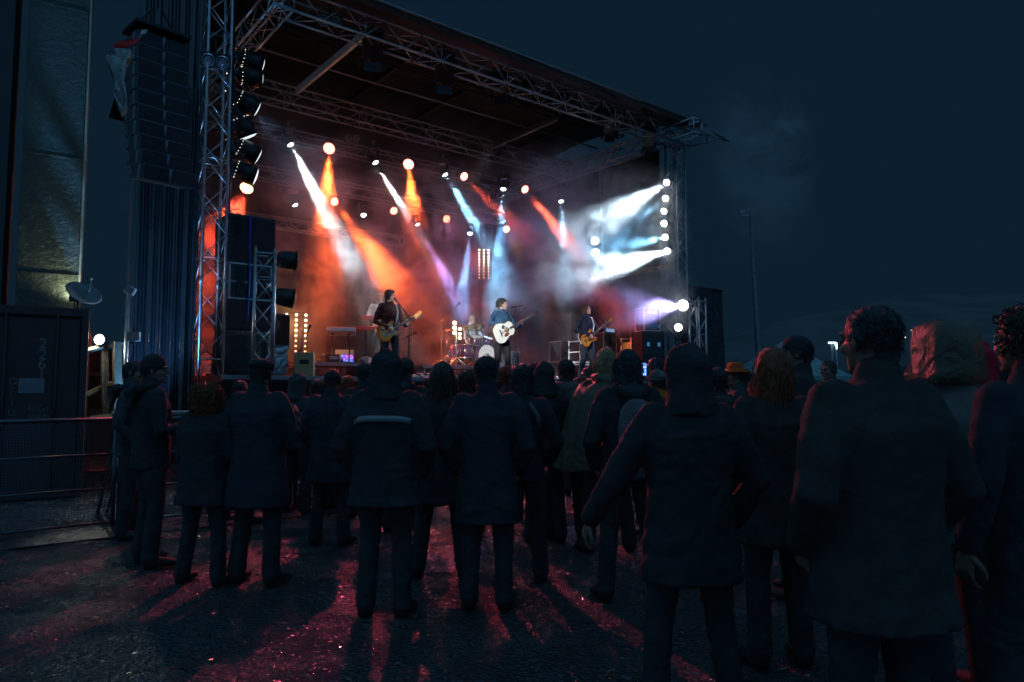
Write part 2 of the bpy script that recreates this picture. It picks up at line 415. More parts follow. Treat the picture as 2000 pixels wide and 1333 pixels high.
def hat_mesh(kind, seed=0):
    h = MB()
    if kind == 'hood':
        h.ell((0, -.012, .045), (.102, .122, .104)); h.hloft([(0, -.02, .06, .100, .105), (0, -.028, -.03, .104, .104), (0, -.036, -.11, .112, .100), (0, -.045, -.17, .135, .105), (0, -.045, -.20, .15, .10)])
        h.ell((0, -.05, .125), (.035, .045, .030))
        return remesh(h, .012, 4, .6, .010, seed, 9, cut=lambda c: c.y > .045 and abs(c.x) < .066 and -.12 < c.z < .105)
    if kind == 'beanie':
        h.ell((0, -.014, .055), (.087, .103, .092))
        o = remesh(h, .010, 2, .5, .006, seed, 30, cut=lambda c: c.z < .022); o.lathe([(.080, .0), (.0905, .002), (.0925, .028), (.084, .040)], 24, Matrix.Translation((0, -.013, .012)) @ Matrix.Diagonal((.97, 1.13, 1, 1))); return o
    if kind == 'bobble':
        o = hat_mesh('beanie', seed); o.ell((0, -.02, .165), .03); return o
    if kind == 'cap':
        h.ell((0, -.012, .05), (.085, .103, .082)); o = remesh(h, .009, 2, .5, .003, seed, 20, cut=lambda c: c.z < .035)
        vs = []; 
        for a in [PI * k / 10 for k in range(11)]: vs.append((.068 * math.cos(a), .07 + .085 * math.sin(a)))
        o.prism([(x, y) for x, y in vs], 0, .005, Matrix.Translation((0, 0, .043)) @ Matrix.Rotation(R(-97), 4, 'X')); return o
    if kind == 'beret':
        h.ell((.01, -.03, .072), (.105, .118, .050), rot=Matrix.Rotation(-.12, 3, 'X')); h.ell((0, -.014, .05), (.084, .100, .045))
        return remesh(h, .010, 3, .6, .008, seed, 14, cut=lambda c: c.z < .018)
    if kind == 'trilby':
        h.lathe([(.01, .0), (.085, .0), (.135, -.008), (.142, .006), (.137, .012), (.088, .012), (.082, .06), (.070, .105), (.045, .112), (.02, .098), (.003, .094)], 28, Matrix.Translation((0, -.012, .045)) @ Matrix.Diagonal((1, 1.15, 1, 1))); return h
def person(X, Y, H, rz, label, skin=None, hair='short', haircol='black', hat=None, hatmat=None, top=None, bottom=None, shoes=None,
           arms=('down', 'down'), bulk=1.0, coat=.80, legs=None, lean=(0, 0), head_turn=0.0, head_tilt=(0, 0), group='people in the audience', z0=0.0, seat=None,
           seed=0, collar=True, eyes=False, tail=None, ax=None, hem_flare=1.0, base='person', voxel=.017, folds=1.0):
    """one standing figure facing local +Y; lean shifts the shoulders; every garment is a child of the body"""
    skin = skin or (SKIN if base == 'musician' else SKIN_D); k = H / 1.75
    lx, ly = lean; dz = 0.0 if seat is None else seat
    def T(p, w=1.0):
        f = max(0, min(1, (p[2] - .95) / .5)); return Vector((p[0] + lx * f * w, p[1] + ly * f * w, p[2] + dz))
    hc = T((0, .012, 1.632)) + Vector((head_tilt[0] * .1, head_tilt[1] * .1, 0))
    hm = Matrix.Translation(hc) @ Matrix.Rotation(head_turn, 4, 'Z') @ Matrix.Rotation(-head_tilt[1], 4, 'X') @ Matrix.Rotation(head_tilt[0], 4, 'Y')
    ar = []
    for i, q in ((0, 1), (1, -1)):
        a = ax[i] if ax and ax[i] else ARMS[arms[i]]
        a = mirror(a) if q < 0 and not (ax and ax[i]) else a
        sh = T((q * .185, -.005, 1.415)); el = T(a[0]); wr = T(a[1]); ar.append((q, sh, el, wr, a[2], a[3], a[4]))
    lg = legs or legs_default((.06, .10, .15)[seed % 3]); std = ax is None and lean == (0, 0) and seat is None and legs is None
    # body ---------------------------------------------------------
    b = MB()
    b.hloft([(0, 0, .86 + dz, .135, .095), (0, 0, .95 + dz, .155, .105)] + [tuple(T((0, 0, z)))[:2] + (z + dz, rx, ry) for z, rx, ry in ((1.05, .130, .090), (1.2, .145, .100), (1.35, .165, .100), (1.43, .13, .07), (1.47, .06, .05))])
    for q, sh, el, wr, d, n_, c_ in ar: b.limb([sh, el, wr], [.047, .037, .025], 10)
    for hp, kn, an, toe in lg: b.limb([Vector(hp), Vector(kn), Vector(an)], [.075, .050, .036], 10); b.limb([Vector(an) + Vector((0, 0, -.03)), Vector(toe)], [(.035, .035), (.035, .02)], 8)
    b.limb([T((0, -.02, 1.42)), hc + Vector((0, -.02, -.08))], [.055, .052], 10)
    key = ('body', arms, seed % 3)
    if std and head_tilt == (0, 0) and key in HCACHE: body0 = HCACHE[key]
    else:
        body0 = remesh(b, .022, 3, .5)
        if std and head_tilt == (0, 0): HCACHE[key] = body0
    body = MB(); body.v = list(body0.v); body.f = list(body0.f); body.join(HEAD, hm)
    for q, sh, el, wr, d, n_, c_ in ar: hand(body, wr, d, n_, c_, q)
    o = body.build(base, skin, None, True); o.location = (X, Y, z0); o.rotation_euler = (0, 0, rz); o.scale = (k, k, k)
    tag(o, label, 'person', group)
    if eyes: e = MB(); e.join(EYES, hm); e.build('eyes', EYE, o, True)
    # jacket -------------------------------------------------------
    j = MB(); B = bulk
    def sec(z, rx, ry, cyy=0): p = T((0, cyy, z)); return (p.x, p.y, p.z, rx * B, ry * B)
    hem = [sec(coat, .178 * hem_flare, .135 * hem_flare)] if coat >= .75 else [sec(coat, .20 * hem_flare, .16 * hem_flare), sec(.8, .182 * (1 + hem_flare) / 2, .145 * (1 + hem_flare) / 2)]
    j.hloft(hem + [sec(.95, .172, .135), sec(1.08, .162, .128), sec(1.22, .176, .135, .005), sec(1.34, .188, .128, -.005), sec(1.41, .178, .098, -.01), sec(1.455, .125, .078, -.015), sec(1.485, .082, .068, -.018)])
    for q, sh, el, wr, d, n_, c_ in ar:
        e2 = el + (wr - el) * .5; w2 = el + (wr - el) * .93
        j.limb([sh + Vector((-q * .02, 0, .0)), sh + (el - sh) * .45, el, e2, w2], [(.070 * B, .072 * B), (.064 * B, .064 * B), (.056 * B, .056 * B), (.051 * B, .051 * B), (.044 * B, .044 * B)], 12)
    if collar: j.limb([T((0, -.02, 1.45)), T((0, -.022, 1.515))], [(.086, .084), (.078, .078)], 14)
    key = ('jacket', arms, coat, round(bulk, 1), seed % 3)
    far = std and voxel > .02
    if far and key in HCACHE: j_ = HCACHE[key]
    else:
        j_ = remesh(j, voxel, 3, .5, .009 * folds * B, seed, 6.5)
        if far: HCACHE[key] = j_
    jk = j_.build('jacket', top, o, True)
    # trousers -----------------------------------------------------
    t = MB(); t.hloft([(0, 0, .84 + dz, .148, .108), (0, 0, .93 + dz, .165, .122), (0, 0, 1.04 + dz, .150, .112)])
    for hp, kn, an, toe in lg:
        hp, kn, an = Vector(hp), Vector(kn), Vector(an); t.limb([hp, hp + (kn - hp) * .5, kn, kn + (an - kn) * .5, an], [(.100, .106), (.088, .092), (.070, .072), (.066, .068), (.066, .074)], 12)
    key = ('trousers', seed % 3, voxel)
    if not (std and key in HCACHE):
        t_ = remesh(t, voxel, 3, .5, .009 * folds, seed % 3 + 5, 9)
        if std: HCACHE[key] = t_
    else: t_ = HCACHE[key]
    t_.build('trousers', bottom, o, True)
    for hp, kn, an, toe in lg:
        f = MB(); an, toe = Vector(an), Vector(toe); f.limb([an + Vector((0, -.02, -.02)), an + Vector((0, -.02, -.05)), (an + toe) / 2 + Vector((0, 0, -.012)), toe + Vector((0, .02, 0))], [(.048, .048), (.050, .055), (.046, .040), (.044, .030)], 10)
        f.build('shoe', shoes or M['rubber'], o, True)
    if hair:
        key = (hair, seed % 5)
        if key not in HCACHE: HCACHE[key] = hair_mesh(hair, seed % 5)
        m_ = MB(); m_.join(HCACHE[key], hm); m_.build('hair', HAIR[haircol], o, True)
    if hat:
        key = (hat, seed % 4)
        if key not in HCACHE: HCACHE[key] = hat_mesh(hat, seed % 4)
        m_ = MB(); m_.join(HCACHE[key], hm); ho = m_.build('hood' if hat == 'hood' else 'hat', hatmat or top, o, True)
    return o, hm, T
HCACHE = {}
# ---------------------------------------------------------------- stage lamps (light only; housings come later)
WHITE = (.80, .93, 1.0); TEAL = (.22, .62, 1.0); BLUE = (.22, .5, 1.0)
RED = (1.0, .075, .03); ORANGE = (1.0, .105, .018); AMBER = (1.0, .42, .12); PINK = (1.0, .16, .2); VIOLET = (.5, .32, 1.0)
LAMPS = []      # kind, position, aim point, colour, power, half-angle (deg)
def beam(kind, p, q, colr, watt, half, blend=.9, size=.05, off=.0):
    d = (q - p).normalized()
    l = bpy.data.lights.new(kind + "_light", 'SPOT')
    l.energy = watt * (1.5 if kind in ('moving_head', 'led_can') else (.55 if kind == 'par_can' else 1)); l.color = colr; l.spot_size = R(half * (2.7 if blend == .9 else 2)); l.spot_blend = blend; l.shadow_soft_size = size
    o = bpy.data.objects.new(kind + "_light", l)
    o.location = p + d * (.09 + off)
    o.rotation_euler = d.to_track_quat('-Z', 'Y').to_euler()
    col.objects.link(o)
    LAMPS.append([kind, p, d, colr, o])
    return o
T1, T2 = 4.3, 7.5
def row(kind, t, src, dst, tdst, colr, watt, half, **k):
    return beam(kind, att(*src, t), att(*dst, tdst), colr, watt, half, **k)
K = 1.0
# white moving heads, front row then back row
row('moving_head', T1, (567, 282), (650, 440), 3.2, WHITE, 26000, 4.6)
row('moving_head', T1, (733, 317), (800, 430), 3.2, WHITE, 11000, 3.4)
row('moving_head', T1, (869, 341), (935, 450), 3.2, TEAL, 13000, 4.4)
row('moving_head', T1, (983, 369), (972, 560), 3.0, TEAL, 10000, 4.5)
row('moving_head', T1, (1096, 393), (1106, 580), 3.0, (.4, .75, 1.0), 14000, 4.5)
row('moving_head', T2, (576, 400), (650, 520), 6.4, AMBER, 2500, 3)
row('moving_head', T2, (710, 420), (724, 500), 6.4, WHITE, 1500, 3)
row('moving_head', T2, (815, 438), (885, 570), 6.4, VIOLET, 9000, 4.5)
row('moving_head', T2, (918, 456), (905, 570), 6.4, BLUE, 10000, 4.5)
# red LED cans
row('led_can', T1, (643, 290), (638, 400), 3.7, ORANGE, 15000, 7)
row('led_can', T1, (798, 321), (808, 420), 3.7, ORANGE, 9000, 9)
row('led_can', T1, (906, 345), (985, 420), 3.4, RED, 4500, 6)
row('led_can', T1, (1025, 370), (1100, 460), 3.4, RED, 18000, 6)
row('led_can', T2, (653, 394), (775, 560), 5.0, ORANGE, 26000, 7)
row('led_can', T2, (769, 412), (850, 520), 5.5, RED, 3500, 7)
row('led_can', T2, (872, 428), (940, 520), 5.5, RED, 1500, 7)
row('led_can', T2, (989, 448), (1040, 540), 5.5, AMBER, 1500, 7)
row('led_can', 1.2, (482, 367), (405, 520), 2.4, RED, 14000, 22)
# right tower
for (x, y), (qx, qy), w, h in [((1302, 357), (1215, 410), 16000, 7), ((1300, 388), (1225, 440), 1500, 6), ((1297, 413), (1240, 470), 300, 6),
                               ((1297, 437), (1230, 455), 1200, 6), ((1299, 464), (1200, 485), 7000, 6), ((1303, 491), (1190, 522), 26000, 7)]:
    beam('par_can', att(x, y, 0), att(qx, qy, -.25), (.62, .84, 1.0) if w > 9000 else TEAL, w, h)
beam('led_can', att(1334, 597, -.3), att(1240, 606, -.2), (.46, .40, 1.0), 1500, 15)
def extra(name, p, q, c, w, half, blend=.6, size=.08):
    k = beam(name, p, q, c, w, half, blend, size); LAMPS.pop(); return k
# added red spots without lamp bodies, lighting the audience and the ground
extra('added_audience_wash', att(798, 321, .85), Vector((0, 3, 0)), (1, .10, .17), 2100, 28)
extra('added_audience_wash', att(906, 345, .85), Vector((3, 4, 0)), (1, .16, .2), 500, 26)
# broad washes added near the rear truss, without cans, to colour the smoke
extra('added_wash', att(640, 405, T2), att(640, 700, 3.0), (1, .20, .16), 380, 62, .8, .15)
extra('added_wash', att(872, 430, T2), att(900, 700, 3.0), (.7, .22, .45), 260, 62, .8, .15)
extra('added_wash', att(1000, 450, T2), att(1100, 700, 2.5), (.28, .35, 1.0), 600, 62, .8, .15)
# key lights added beside the black lamps on the front truss to light the players
extra('key', att(728, 130, .3), att(760, 620, .35), (1, .78, .65), 350, 7)
extra('key', att(1032, 198, .3), att(738, 610, 3.0), (1, .95, .9), 1100, 6)
# front spots added out of frame behind the audience to light the players
FOH = Vector((-7.5, -7, 6.5))
extra('added_front_spot', FOH, att(985, 640, .25), (.93, .98, 1), 42000, 2.0, .5)
extra('added_front_spot', FOH + Vector((.6, 0, 0)), att(1150, 655, .15), (1, .86, .84), 20000, 1.7, .5)
extra('added_front_spot', FOH + Vector((1.2, 0, 0)), att(762, 650, .35), (1, .80, .66), 1500, 2.2, .5)
extra('added_front_spot', FOH + Vector((1.8, 0, 0)), att(925, 670, 2.6), (.95, .98, 1), 30000, 2.0, .5)
# ---------------------------------------------------------------- stage smoke
def smoke_box(name, s0, s1, t0, t1, z0, z1, dens, seed=0.0, scale=.5, lo=.42, hi=.72, base=.15, aniso=.25, fade=.12, puffs=()):
    vs_ = [st(s, t, z) for z in (z0, z1) for t in (t0, t1) for s in (s0, s1)]
    me = bpy.data.meshes.new(name)
    me.from_pydata([tuple(v) for v in vs_], [], [(0,2,3,1),(4,5,7,6),(0,1,5,4),(2,6,7,3),(0,4,6,2),(1,3,7,5)])
    o = bpy.data.objects.new(name, me); col.objects.link(o)
    o['kind'] = 'stuff'
    m = bpy.data.materials.new(name); m.use_nodes = True; nt = m.node_tree
    nt.nodes.remove(nt.nodes["Principled BSDF"])
    out = nt.nodes["Material Output"]
    pv = nt.nodes.new('ShaderNodeVolumePrincipled')
    pv.inputs['Color'].default_value = (.9, .9, .9, 1); pv.inputs['Anisotropy'].default_value = aniso
    tc = nt.nodes.new('ShaderNodeTexCoord')
    mp = nt.nodes.new('ShaderNodeMapping'); mp.inputs['Location'].default_value = (seed, seed * .7, seed * .3); mp.inputs['Scale'].default_value = (1, 1, 1.25)
    n = nt.nodes.new('ShaderNodeTexNoise'); n.inputs['Scale'].default_value = scale; n.inputs['Detail'].default_value = 4; n.inputs['Roughness'].default_value = .60; n.inputs['Distortion'].default_value = .9
    nt.links.new(tc.outputs['Object'], mp.inputs['Vector']); nt.links.new(mp.outputs['Vector'], n.inputs['Vector'])
    mr = nt.nodes.new('ShaderNodeMapRange'); mr.interpolation_type = 'SMOOTHSTEP'
    mr.inputs['From Min'].default_value = lo; mr.inputs['From Max'].default_value = hi
    mr.inputs['To Min'].default_value = base * dens; mr.inputs['To Max'].default_value = dens
    nt.links.new(n.outputs['Fac'], mr.inputs['Value'])
    # the cloud thins out towards the edges of its box
    g = nt.nodes.new('ShaderNodeSeparateXYZ'); nt.links.new(tc.outputs['Generated'], g.inputs['Vector'])
    last = mr.outputs['Result']
    for ax, f in (('X', fade), ('Y', fade), ('Z', fade)):
        if not f: continue
        a = nt.nodes.new('ShaderNodeMath'); a.operation = 'PINGPONG'; a.inputs[1].default_value = .5
        nt.links.new(g.outputs[ax], a.inputs[0])
        r = nt.nodes.new('ShaderNodeMapRange'); r.interpolation_type = 'SMOOTHSTEP'; r.inputs['From Max'].default_value = f
        nt.links.new(a.outputs[0], r.inputs['Value'])
        mu = nt.nodes.new('ShaderNodeMath'); mu.operation = 'MULTIPLY'
        nt.links.new(last, mu.inputs[0]); nt.links.new(r.outputs['Result'], mu.inputs[1]); last = mu.outputs[0]
    if puffs:                                    # denser banks of smoke inside the box
        acc = None
        for c_, r_, a_ in puffs:
            vd = nt.nodes.new('ShaderNodeVectorMath'); vd.operation = 'DISTANCE'; vd.inputs[1].default_value = c_; nt.links.new(tc.outputs['Object'], vd.inputs[0])
            r = nt.nodes.new('ShaderNodeMapRange'); r.interpolation_type = 'SMOOTHSTEP'; r.inputs['From Min'].default_value = r_; r.inputs['From Max'].default_value = 0; r.inputs['To Min'].default_value = 0; r.inputs['To Max'].default_value = a_
            nt.links.new(vd.outputs['Value'], r.inputs['Value'])
            if acc is None: acc = r.outputs['Result']; continue
            ad = nt.nodes.new('ShaderNodeMath'); nt.links.new(acc, ad.inputs[0]); nt.links.new(r.outputs['Result'], ad.inputs[1]); acc = ad.outputs[0]
        ad = nt.nodes.new('ShaderNodeMath'); nt.links.new(acc, ad.inputs[0]); ad.inputs[1].default_value = base
        mu = nt.nodes.new('ShaderNodeMath'); mu.operation = 'MULTIPLY'; nt.links.new(last, mu.inputs[0]); nt.links.new(ad.outputs[0], mu.inputs[1]); last = mu.outputs[0]
    nt.links.new(last, pv.inputs['Density'])
    nt.links.new(pv.outputs[0], out.inputs['Volume'])
    me.materials.append(m)
    return o
# ---------------------------------------------------------------- ground
def ground_mat():
    m, nt, b = _nt('wet_ground'); N = nt.nodes.new; L = nt.links.new
    tc = N('ShaderNodeTexCoord'); n1 = N('ShaderNodeTexNoise'); n1.inputs['Scale'].default_value = 1.1; n1.inputs['Detail'].default_value = 8; n1.inputs['Roughness'].default_value = .65
    n2 = N('ShaderNodeTexNoise'); n2.inputs['Scale'].default_value = 26; n2.inputs['Detail'].default_value = 4; n2.inputs['Distortion'].default_value = .8
    v = N('ShaderNodeTexVoronoi'); v.inputs['Scale'].default_value = 38
    for x in (n1, n2, v): L(tc.outputs['Object'], x.inputs['Vector'])
    cr = N('ShaderNodeValToRGB'); cr.color_ramp.elements[0].position = .35; cr.color_ramp.elements[1].position = .65
    cr.color_ramp.elements[0].color = (.038, .040, .042, 1); cr.color_ramp.elements[1].color = (.066, .064, .062, 1)
    L(n1.outputs['Fac'], cr.inputs['Fac']); L(cr.outputs['Color'], b.inputs['Base Color'])
    mr = N('ShaderNodeMapRange'); mr.inputs['From Min'].default_value = .4; mr.inputs['From Max'].default_value = .62; mr.inputs['To Min'].default_value = .16; mr.inputs['To Max'].default_value = .42
    L(n1.outputs['Fac'], mr.inputs['Value']); L(mr.outputs['Result'], b.inputs['Roughness'])
    b1 = N('ShaderNodeBump'); b1.inputs['Strength'].default_value = 1; b1.inputs['Distance'].default_value = .035; L(n2.outputs['Fac'], b1.inputs['Height'])
    b2 = N('ShaderNodeBump'); b2.inputs['Strength'].default_value = 1; b2.inputs['Distance'].default_value = .02; L(v.outputs['Distance'], b2.inputs['Height'])
    L(b1.outputs['Normal'], b2.inputs['Normal']); L(b2.outputs['Normal'], b.inputs['Normal'])
    return m
M['ground'] = ground_mat()
def make_ground():
    from mathutils import noise
    bm_v = []; fs = []
    xs = [-8 + .05 * i for i in range(321)]; ys = [.6 + .05 * i for i in range(260)]
    for y in ys:
        for x in xs:
            q = Vector((x * 3, y * 3, 0)); h = noise.noise(q) * .012 + noise.noise(q * 3.7) * .008 + abs(noise.noise(q * 9)) * .006
            e = min(1, (x + 8) * 2, (8 - x) * 2, (y - .6) * 2, (13.55 - y) * 2)
            bm_v.append((x, y, h * max(0, e) - .003))
    nx = len(xs)
    for j in range(len(ys) - 1):
        for i in range(nx - 1): fs.append((j * nx + i, j * nx + i + 1, (j + 1) * nx + i + 1, (j + 1) * nx + i))
    # ring out to the horizon
    m = MB(); m.v = bm_v; m.f = fs
    c = [(-8, .6), (8, .6), (8, 13.55), (-8, 13.55)]; far = [(-900, -400), (900, -400), (900, 1500), (-900, 1500)]
    n = len(m.v); m.v += [(x, y, -.003) for x, y in c] + [(x, y, -.003) for x, y in far]
    for k in range(4): m.f.append((n + k, n + 4 + k, n + 4 + (k + 1) % 4, n + (k + 1) % 4))
    o = m.build('ground', M['ground'], None, True); o['kind'] = 'structure'
make_ground()
# trampled wet straw and wood chips
def litter():
    rnd = random.Random(3); m = MB()
    for _ in range(14000):
        y = 1.6 + 10 * rnd.random() ** 1.3; x = (rnd.random() - .5) * 1.7 * y * .9
        a = rnd.uniform(0, PI); L = rnd.uniform(.012, .05); w = rnd.uniform(.002, .006); tz = rnd.uniform(-.35, .35); ty = rnd.uniform(-.5, .5)
        d = Vector((math.cos(a), math.sin(a), tz)) * L / 2; s_ = Vector((-math.sin(a), math.cos(a), ty)) * w; p = Vector((x, y, .010 + rnd.random() * .012))
        m.add([p - d - s_, p + d - s_ * .6, p + d + s_ * .6, p - d + s_], [(0, 1, 2, 3)])
    o = m.build('trampled_straw', mat('wet_straw', (.05, .04, .03), .22, 0, .5, 3, 0, spec=.8), None); o['kind'] = 'stuff'
litter()
# ---------------------------------------------------------------- trusses
def truss(name, p0, p1, w, h, label, cat, bay=.5, group=None, side=None, rc=.025, rb=.011, m=None, ends=True):
    """square box truss between two axis points: four chords, zigzag bracing"""
    m = m or M['alu']; p0 = Vector(p0); p1 = Vector(p1); d = (p1 - p0); L = d.length; d = d / L
    root = thing(name, label, cat, p0, 0, group)
    if side is None: x = d.cross(Z); x.normalize()
    else: x = Vector(side).normalized()
    y = d.cross(x).normalized()
    cs = [x * (a * w / 2) + y * (b * h / 2) for a, b in ((-1, -1), (1, -1), (1, 1), (-1, 1))]
    for c in cs: MB().cyl(c, c + d * L, rc, n=10).build('chord', m, root, True)
    n = max(2, round(L / bay)); lat = MB()
    for a in range(4):
        ca, cb = cs[a], cs[(a + 1) % 4]
        for i in range(n):
            f0, f1 = L * i / n, L * (i + 1) / n
            q, r_ = (ca, cb) if (i + a) % 2 == 0 else (cb, ca)
            lat.cyl(q + d * f0, r_ + d * f1, rb, n=6)
            if i % 4 == 0: lat.cyl(ca + d * f0, cb + d * f0, rb, n=6)
    if ends:
        e = MB()
        for f in (0, L):
            for a in range(4): e.cyl(cs[a] + d * f, cs[(a + 1) % 4] + d * f, .02, n=6)
        k = 3.0
        while k < L - .5:
            for c in cs: e.cyl(c + d * (k - .05), c + d * (k + .05), rc * 1.35, n=8)
            k += 3.0
        lat.join(e)
    lat.build('bracing', m, root, True)
    return root
TZ = 8.62
truss('stage_truss', st(.95, 0, TZ), st(12.9, 0, TZ), .40, .42, 'long aluminium box truss along the front edge of the stage roof', 'truss', .45)
truss('stage_truss', st(.8, 4.15, TZ), st(12.5, 4.15, TZ), .40, .42, 'aluminium box truss across the middle of the stage, white and red lamps hang below it', 'truss', .5)
truss('stage_truss', st(1.1, -.2, TZ + .02), st(1.1, 8.3, TZ + .02), .36, .40, 'side truss of the roof running back from the left end of the front truss', 'truss', .45)
truss('stage_truss', st(12.3, -.9, TZ + .02), st(12.3, 8.3, TZ + .02), .36, .40, 'side truss of the roof running back from the right end of the front truss', 'truss', .45)
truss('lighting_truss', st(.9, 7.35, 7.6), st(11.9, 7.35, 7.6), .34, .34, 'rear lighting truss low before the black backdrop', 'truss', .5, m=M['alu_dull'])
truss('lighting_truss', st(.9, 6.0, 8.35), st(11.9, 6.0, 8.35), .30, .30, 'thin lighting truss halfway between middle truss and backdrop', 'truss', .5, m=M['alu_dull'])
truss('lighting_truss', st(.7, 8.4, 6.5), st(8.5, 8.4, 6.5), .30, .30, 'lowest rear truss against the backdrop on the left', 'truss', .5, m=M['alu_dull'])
truss('roof_truss', st(.9, 2.0, 9.35), st(12.4, 2.0, 9.35), .25, .34, 'black truss under the roof cloth behind the front truss', 'truss', .6, m=M['black_metal'], rb=.018)
truss('tower_truss', st(0, 0, .3), st(0, 0, 13.0), .38, .38, 'tall aluminium tower left of the stage beside the hanging loudspeakers', 'truss tower', .42, side=U)
truss('tower_truss', st(12.45, 0, .3), st(12.45, 0, 8.4), .38, .38, 'aluminium tower at the right front corner carrying the white lamps', 'truss tower', .42, side=U)
p_ = at(512, 730, 11.35)
truss('truss_column', (p_.x, p_.y, DECK), (p_.x, p_.y, at(512, 498, 11.35).z), .29, .29, 'short upright truss column in front of the black loudspeaker stack', 'truss column', .42, side=Vector((.93, .37, 0)))
p_ = at(1365, 735, 19.0)
truss('truss_column', (p_.x, p_.y, 1.2), (p_.x, p_.y, at(1365, 590, 19.0).z), .30, .30, 'short upright truss column right of the stage with bare top spigots', 'truss column', .42, side=U)
for o_, n_ in ((bpy.data.objects['truss_column'], 0), (bpy.data.objects['truss_column.001'], 1)):
    h_ = (at(512, 498, 11.35).z - DECK) if n_ == 0 else (at(1365, 590, 19.0).z - 1.2)
    sp = MB(); xx = Vector((.93, .37, 0)).normalized() if n_ == 0 else U; yy = Z.cross(xx)
    for a, b in ((-1, -1), (1, -1), (1, 1), (-1, 1)):
        c = xx * a * .145 + yy * b * .145 + Z * h_; sp.cyl(c, c + Z * .06, .022, .022, 8); sp.cyl(c + Z * .06, c + Z * .11, .018, .006, 8)
    sp.build('spigot', M['alu'], o_, True)
# ---------------------------------------------------------------- roof
roof = thing('stage_roof', 'dark fabric roof of the stage above the front truss', 'roof', st(0, 0, 8.8), STROT)
def canopy():
    m = MB(); ns, n_t = 26, 20; top = []
    from mathutils import noise
    for side_ in (0, 1):
        for i in range(ns + 1):
            for j in range(n_t + 1):
                s_ = -.2 + 13.4 * i / ns; t_ = -.5 + 9.7 * j / n_t
                sag = -.05 * abs(math.sin(PI * (i / ns) * 5)) + noise.noise(Vector((s_ * 1.3, t_ * 1.3, 1))) * .05
                m.v.append((s_, t_, .15 + .95 * math.sin(PI * j / n_t) ** .9 + sag - side_ * .03))
    N_ = (ns + 1) * (n_t + 1)
    for sd in (0, 1):
        for i in range(ns):
            for j in range(n_t):
                a = sd * N_ + i * (n_t + 1) + j; m.f.append((a, a + 1, a + n_t + 2, a + n_t + 1))
    return m
canopy().build('canopy', mat('roof_cloth', (.004, .010, .013), .75, 0, .3, 1.2, .4, 5), roof, True)
e = MB()      # hanging valance edge and lashings along the front
from mathutils import noise as _ns
for i in range(60):
    s0 = -.2 + 13.4 * i / 60; s1 = -.2 + 13.4 * (i + 1) / 60
    z = lambda s: .06 + .05 * _ns.noise(Vector((s * 2.3, 0, 0))) + .06 * _ns.noise(Vector((s * 7, 3, 0)))
    y = lambda s: -.50 + .05 * _ns.noise(Vector((s * 3, 9, 0)))
    e.add([(s0, -.53, .18), (s1, -.53, .18), (s1, y(s1), z(s1)), (s0, y(s0), z(s0)), (s0, -.51, .18), (s1, -.51, .18), (s1, y(s1) + .02, z(s1)), (s0, y(s0) + .02, z(s0))], [(0, 1, 2, 3), (7, 6, 5, 4), (3, 2, 6, 7)])
e.build('valance', mat('valance_cloth', (.07, .065, .06), .8, 0, .3, 4, .6, 12), roof, True)
e = MB().tube([(-.2, -.55, .19), (4, -.55, .19), (9, -.55, .19), (13.2, -.55, .18)], .025, 8); e.build('edge_tube', M['alu_dull'], roof, True)
for s_, t0, t1 in ((3.05, .5, 4.1), (9.2, .5, 4.1)):
    MB().box((s_, (t0 + t1) / 2, .02), (.07, t1 - t0, .17)).build('rafter', M['white'] if s_ < 5 else M['alu_dull'], roof, bevel=.005)
for s_ in (1.1, 5.0, 7.1, 11.0): MB().box((s_, 3.6, .36 + .3), (.12, 6.8, .12)).build('rafter', M['black'], roof)
for t_, z_ in ((1.35, .42), (3.1, .35), (5.2, .5)):
    MB().tube([(.7, t_, z_), (4, t_, z_ - .02), (8, t_, z_), (12.5, t_, z_)], .035, 8).build('purlin', M['alu_dull'] if t_ == 3.1 else M['black_metal'], roof, True)
# outrigger tip at the right end
e = MB(); 
for a, b in (((12.9, -.2, -.38), (14.0, -.6, .02)), ((12.9, -.2, .0), (14.0, -.6, .02)), ((12.9, .2, -.38), (14.0, -.6, .02)), ((12.9, -.5, .18), (14.25, -.55, -.05)), ((13.4, -.4, -.2), (13.4, -.4, .15))): e.cyl(a, b, .022, n=6)
e.build('outrigger', M['alu_dull'], roof, True)
e = MB(); e.prism([(12.9, .18), (14.2, -.05), (13.9, -.07), (12.9, .0)], -.52, -.50); e.build('corner_cloth', M['alu_dull'], roof)
# ---------------------------------------------------------------- stage platform
stage = thing('stage', 'raised black stage platform the band plays on', 'stage', st(0, 0, 0), STROT)
MB().box((6.2, 4.2, DECK - .06), (12.4, 10.0, .12)).build('deck', mat('stage_deck', (.022, .02, .02), .38, 0, .3, 3, .3, 30), stage, bevel=.004)
MB().box((6.2, -.83, DECK - .045), (12.4, .06, .07)).build('edge_rail', M['alu_dull'], stage, bevel=.004)
sk = MB(); n = 260; y_ = lambda i: -.78 + .035 * math.sin(i * .9) + .02 * math.sin(i * 2.3 + 1)
for i in range(n):
    a, b = i * 12.4 / n, (i + 1) * 12.4 / n; sk.add([(a, y_(i), 0.02), (b, y_(i + 1), 0.02), (b, y_(i + 1) * .3 - .56, DECK - .13), (a, y_(i) * .3 - .56, DECK - .13)], [(0, 1, 2, 3)])
sk.build('skirt', cloth('skirt_cloth', (.03, .012, .014), .7, .3), stage, True)
bd = MB(); n = 220
for i in range(n):
    a, b = 1.0 + i * 11.7 / n, 1.0 + (i + 1) * 11.7 / n; f = lambda q: 9.05 + .05 * math.sin(q * .21) + .012 * math.sin(q * .8)
    bd.add([(a, f(i), DECK), (b, f(i + 1), DECK), (b, f(i + 1), 9.2), (a, f(i), 9.2)], [(0, 1, 2, 3)])
bk = thing('backdrop', 'black pleated cloth closing the rear of the stage', 'backdrop', st(0, 0, 0), STROT)
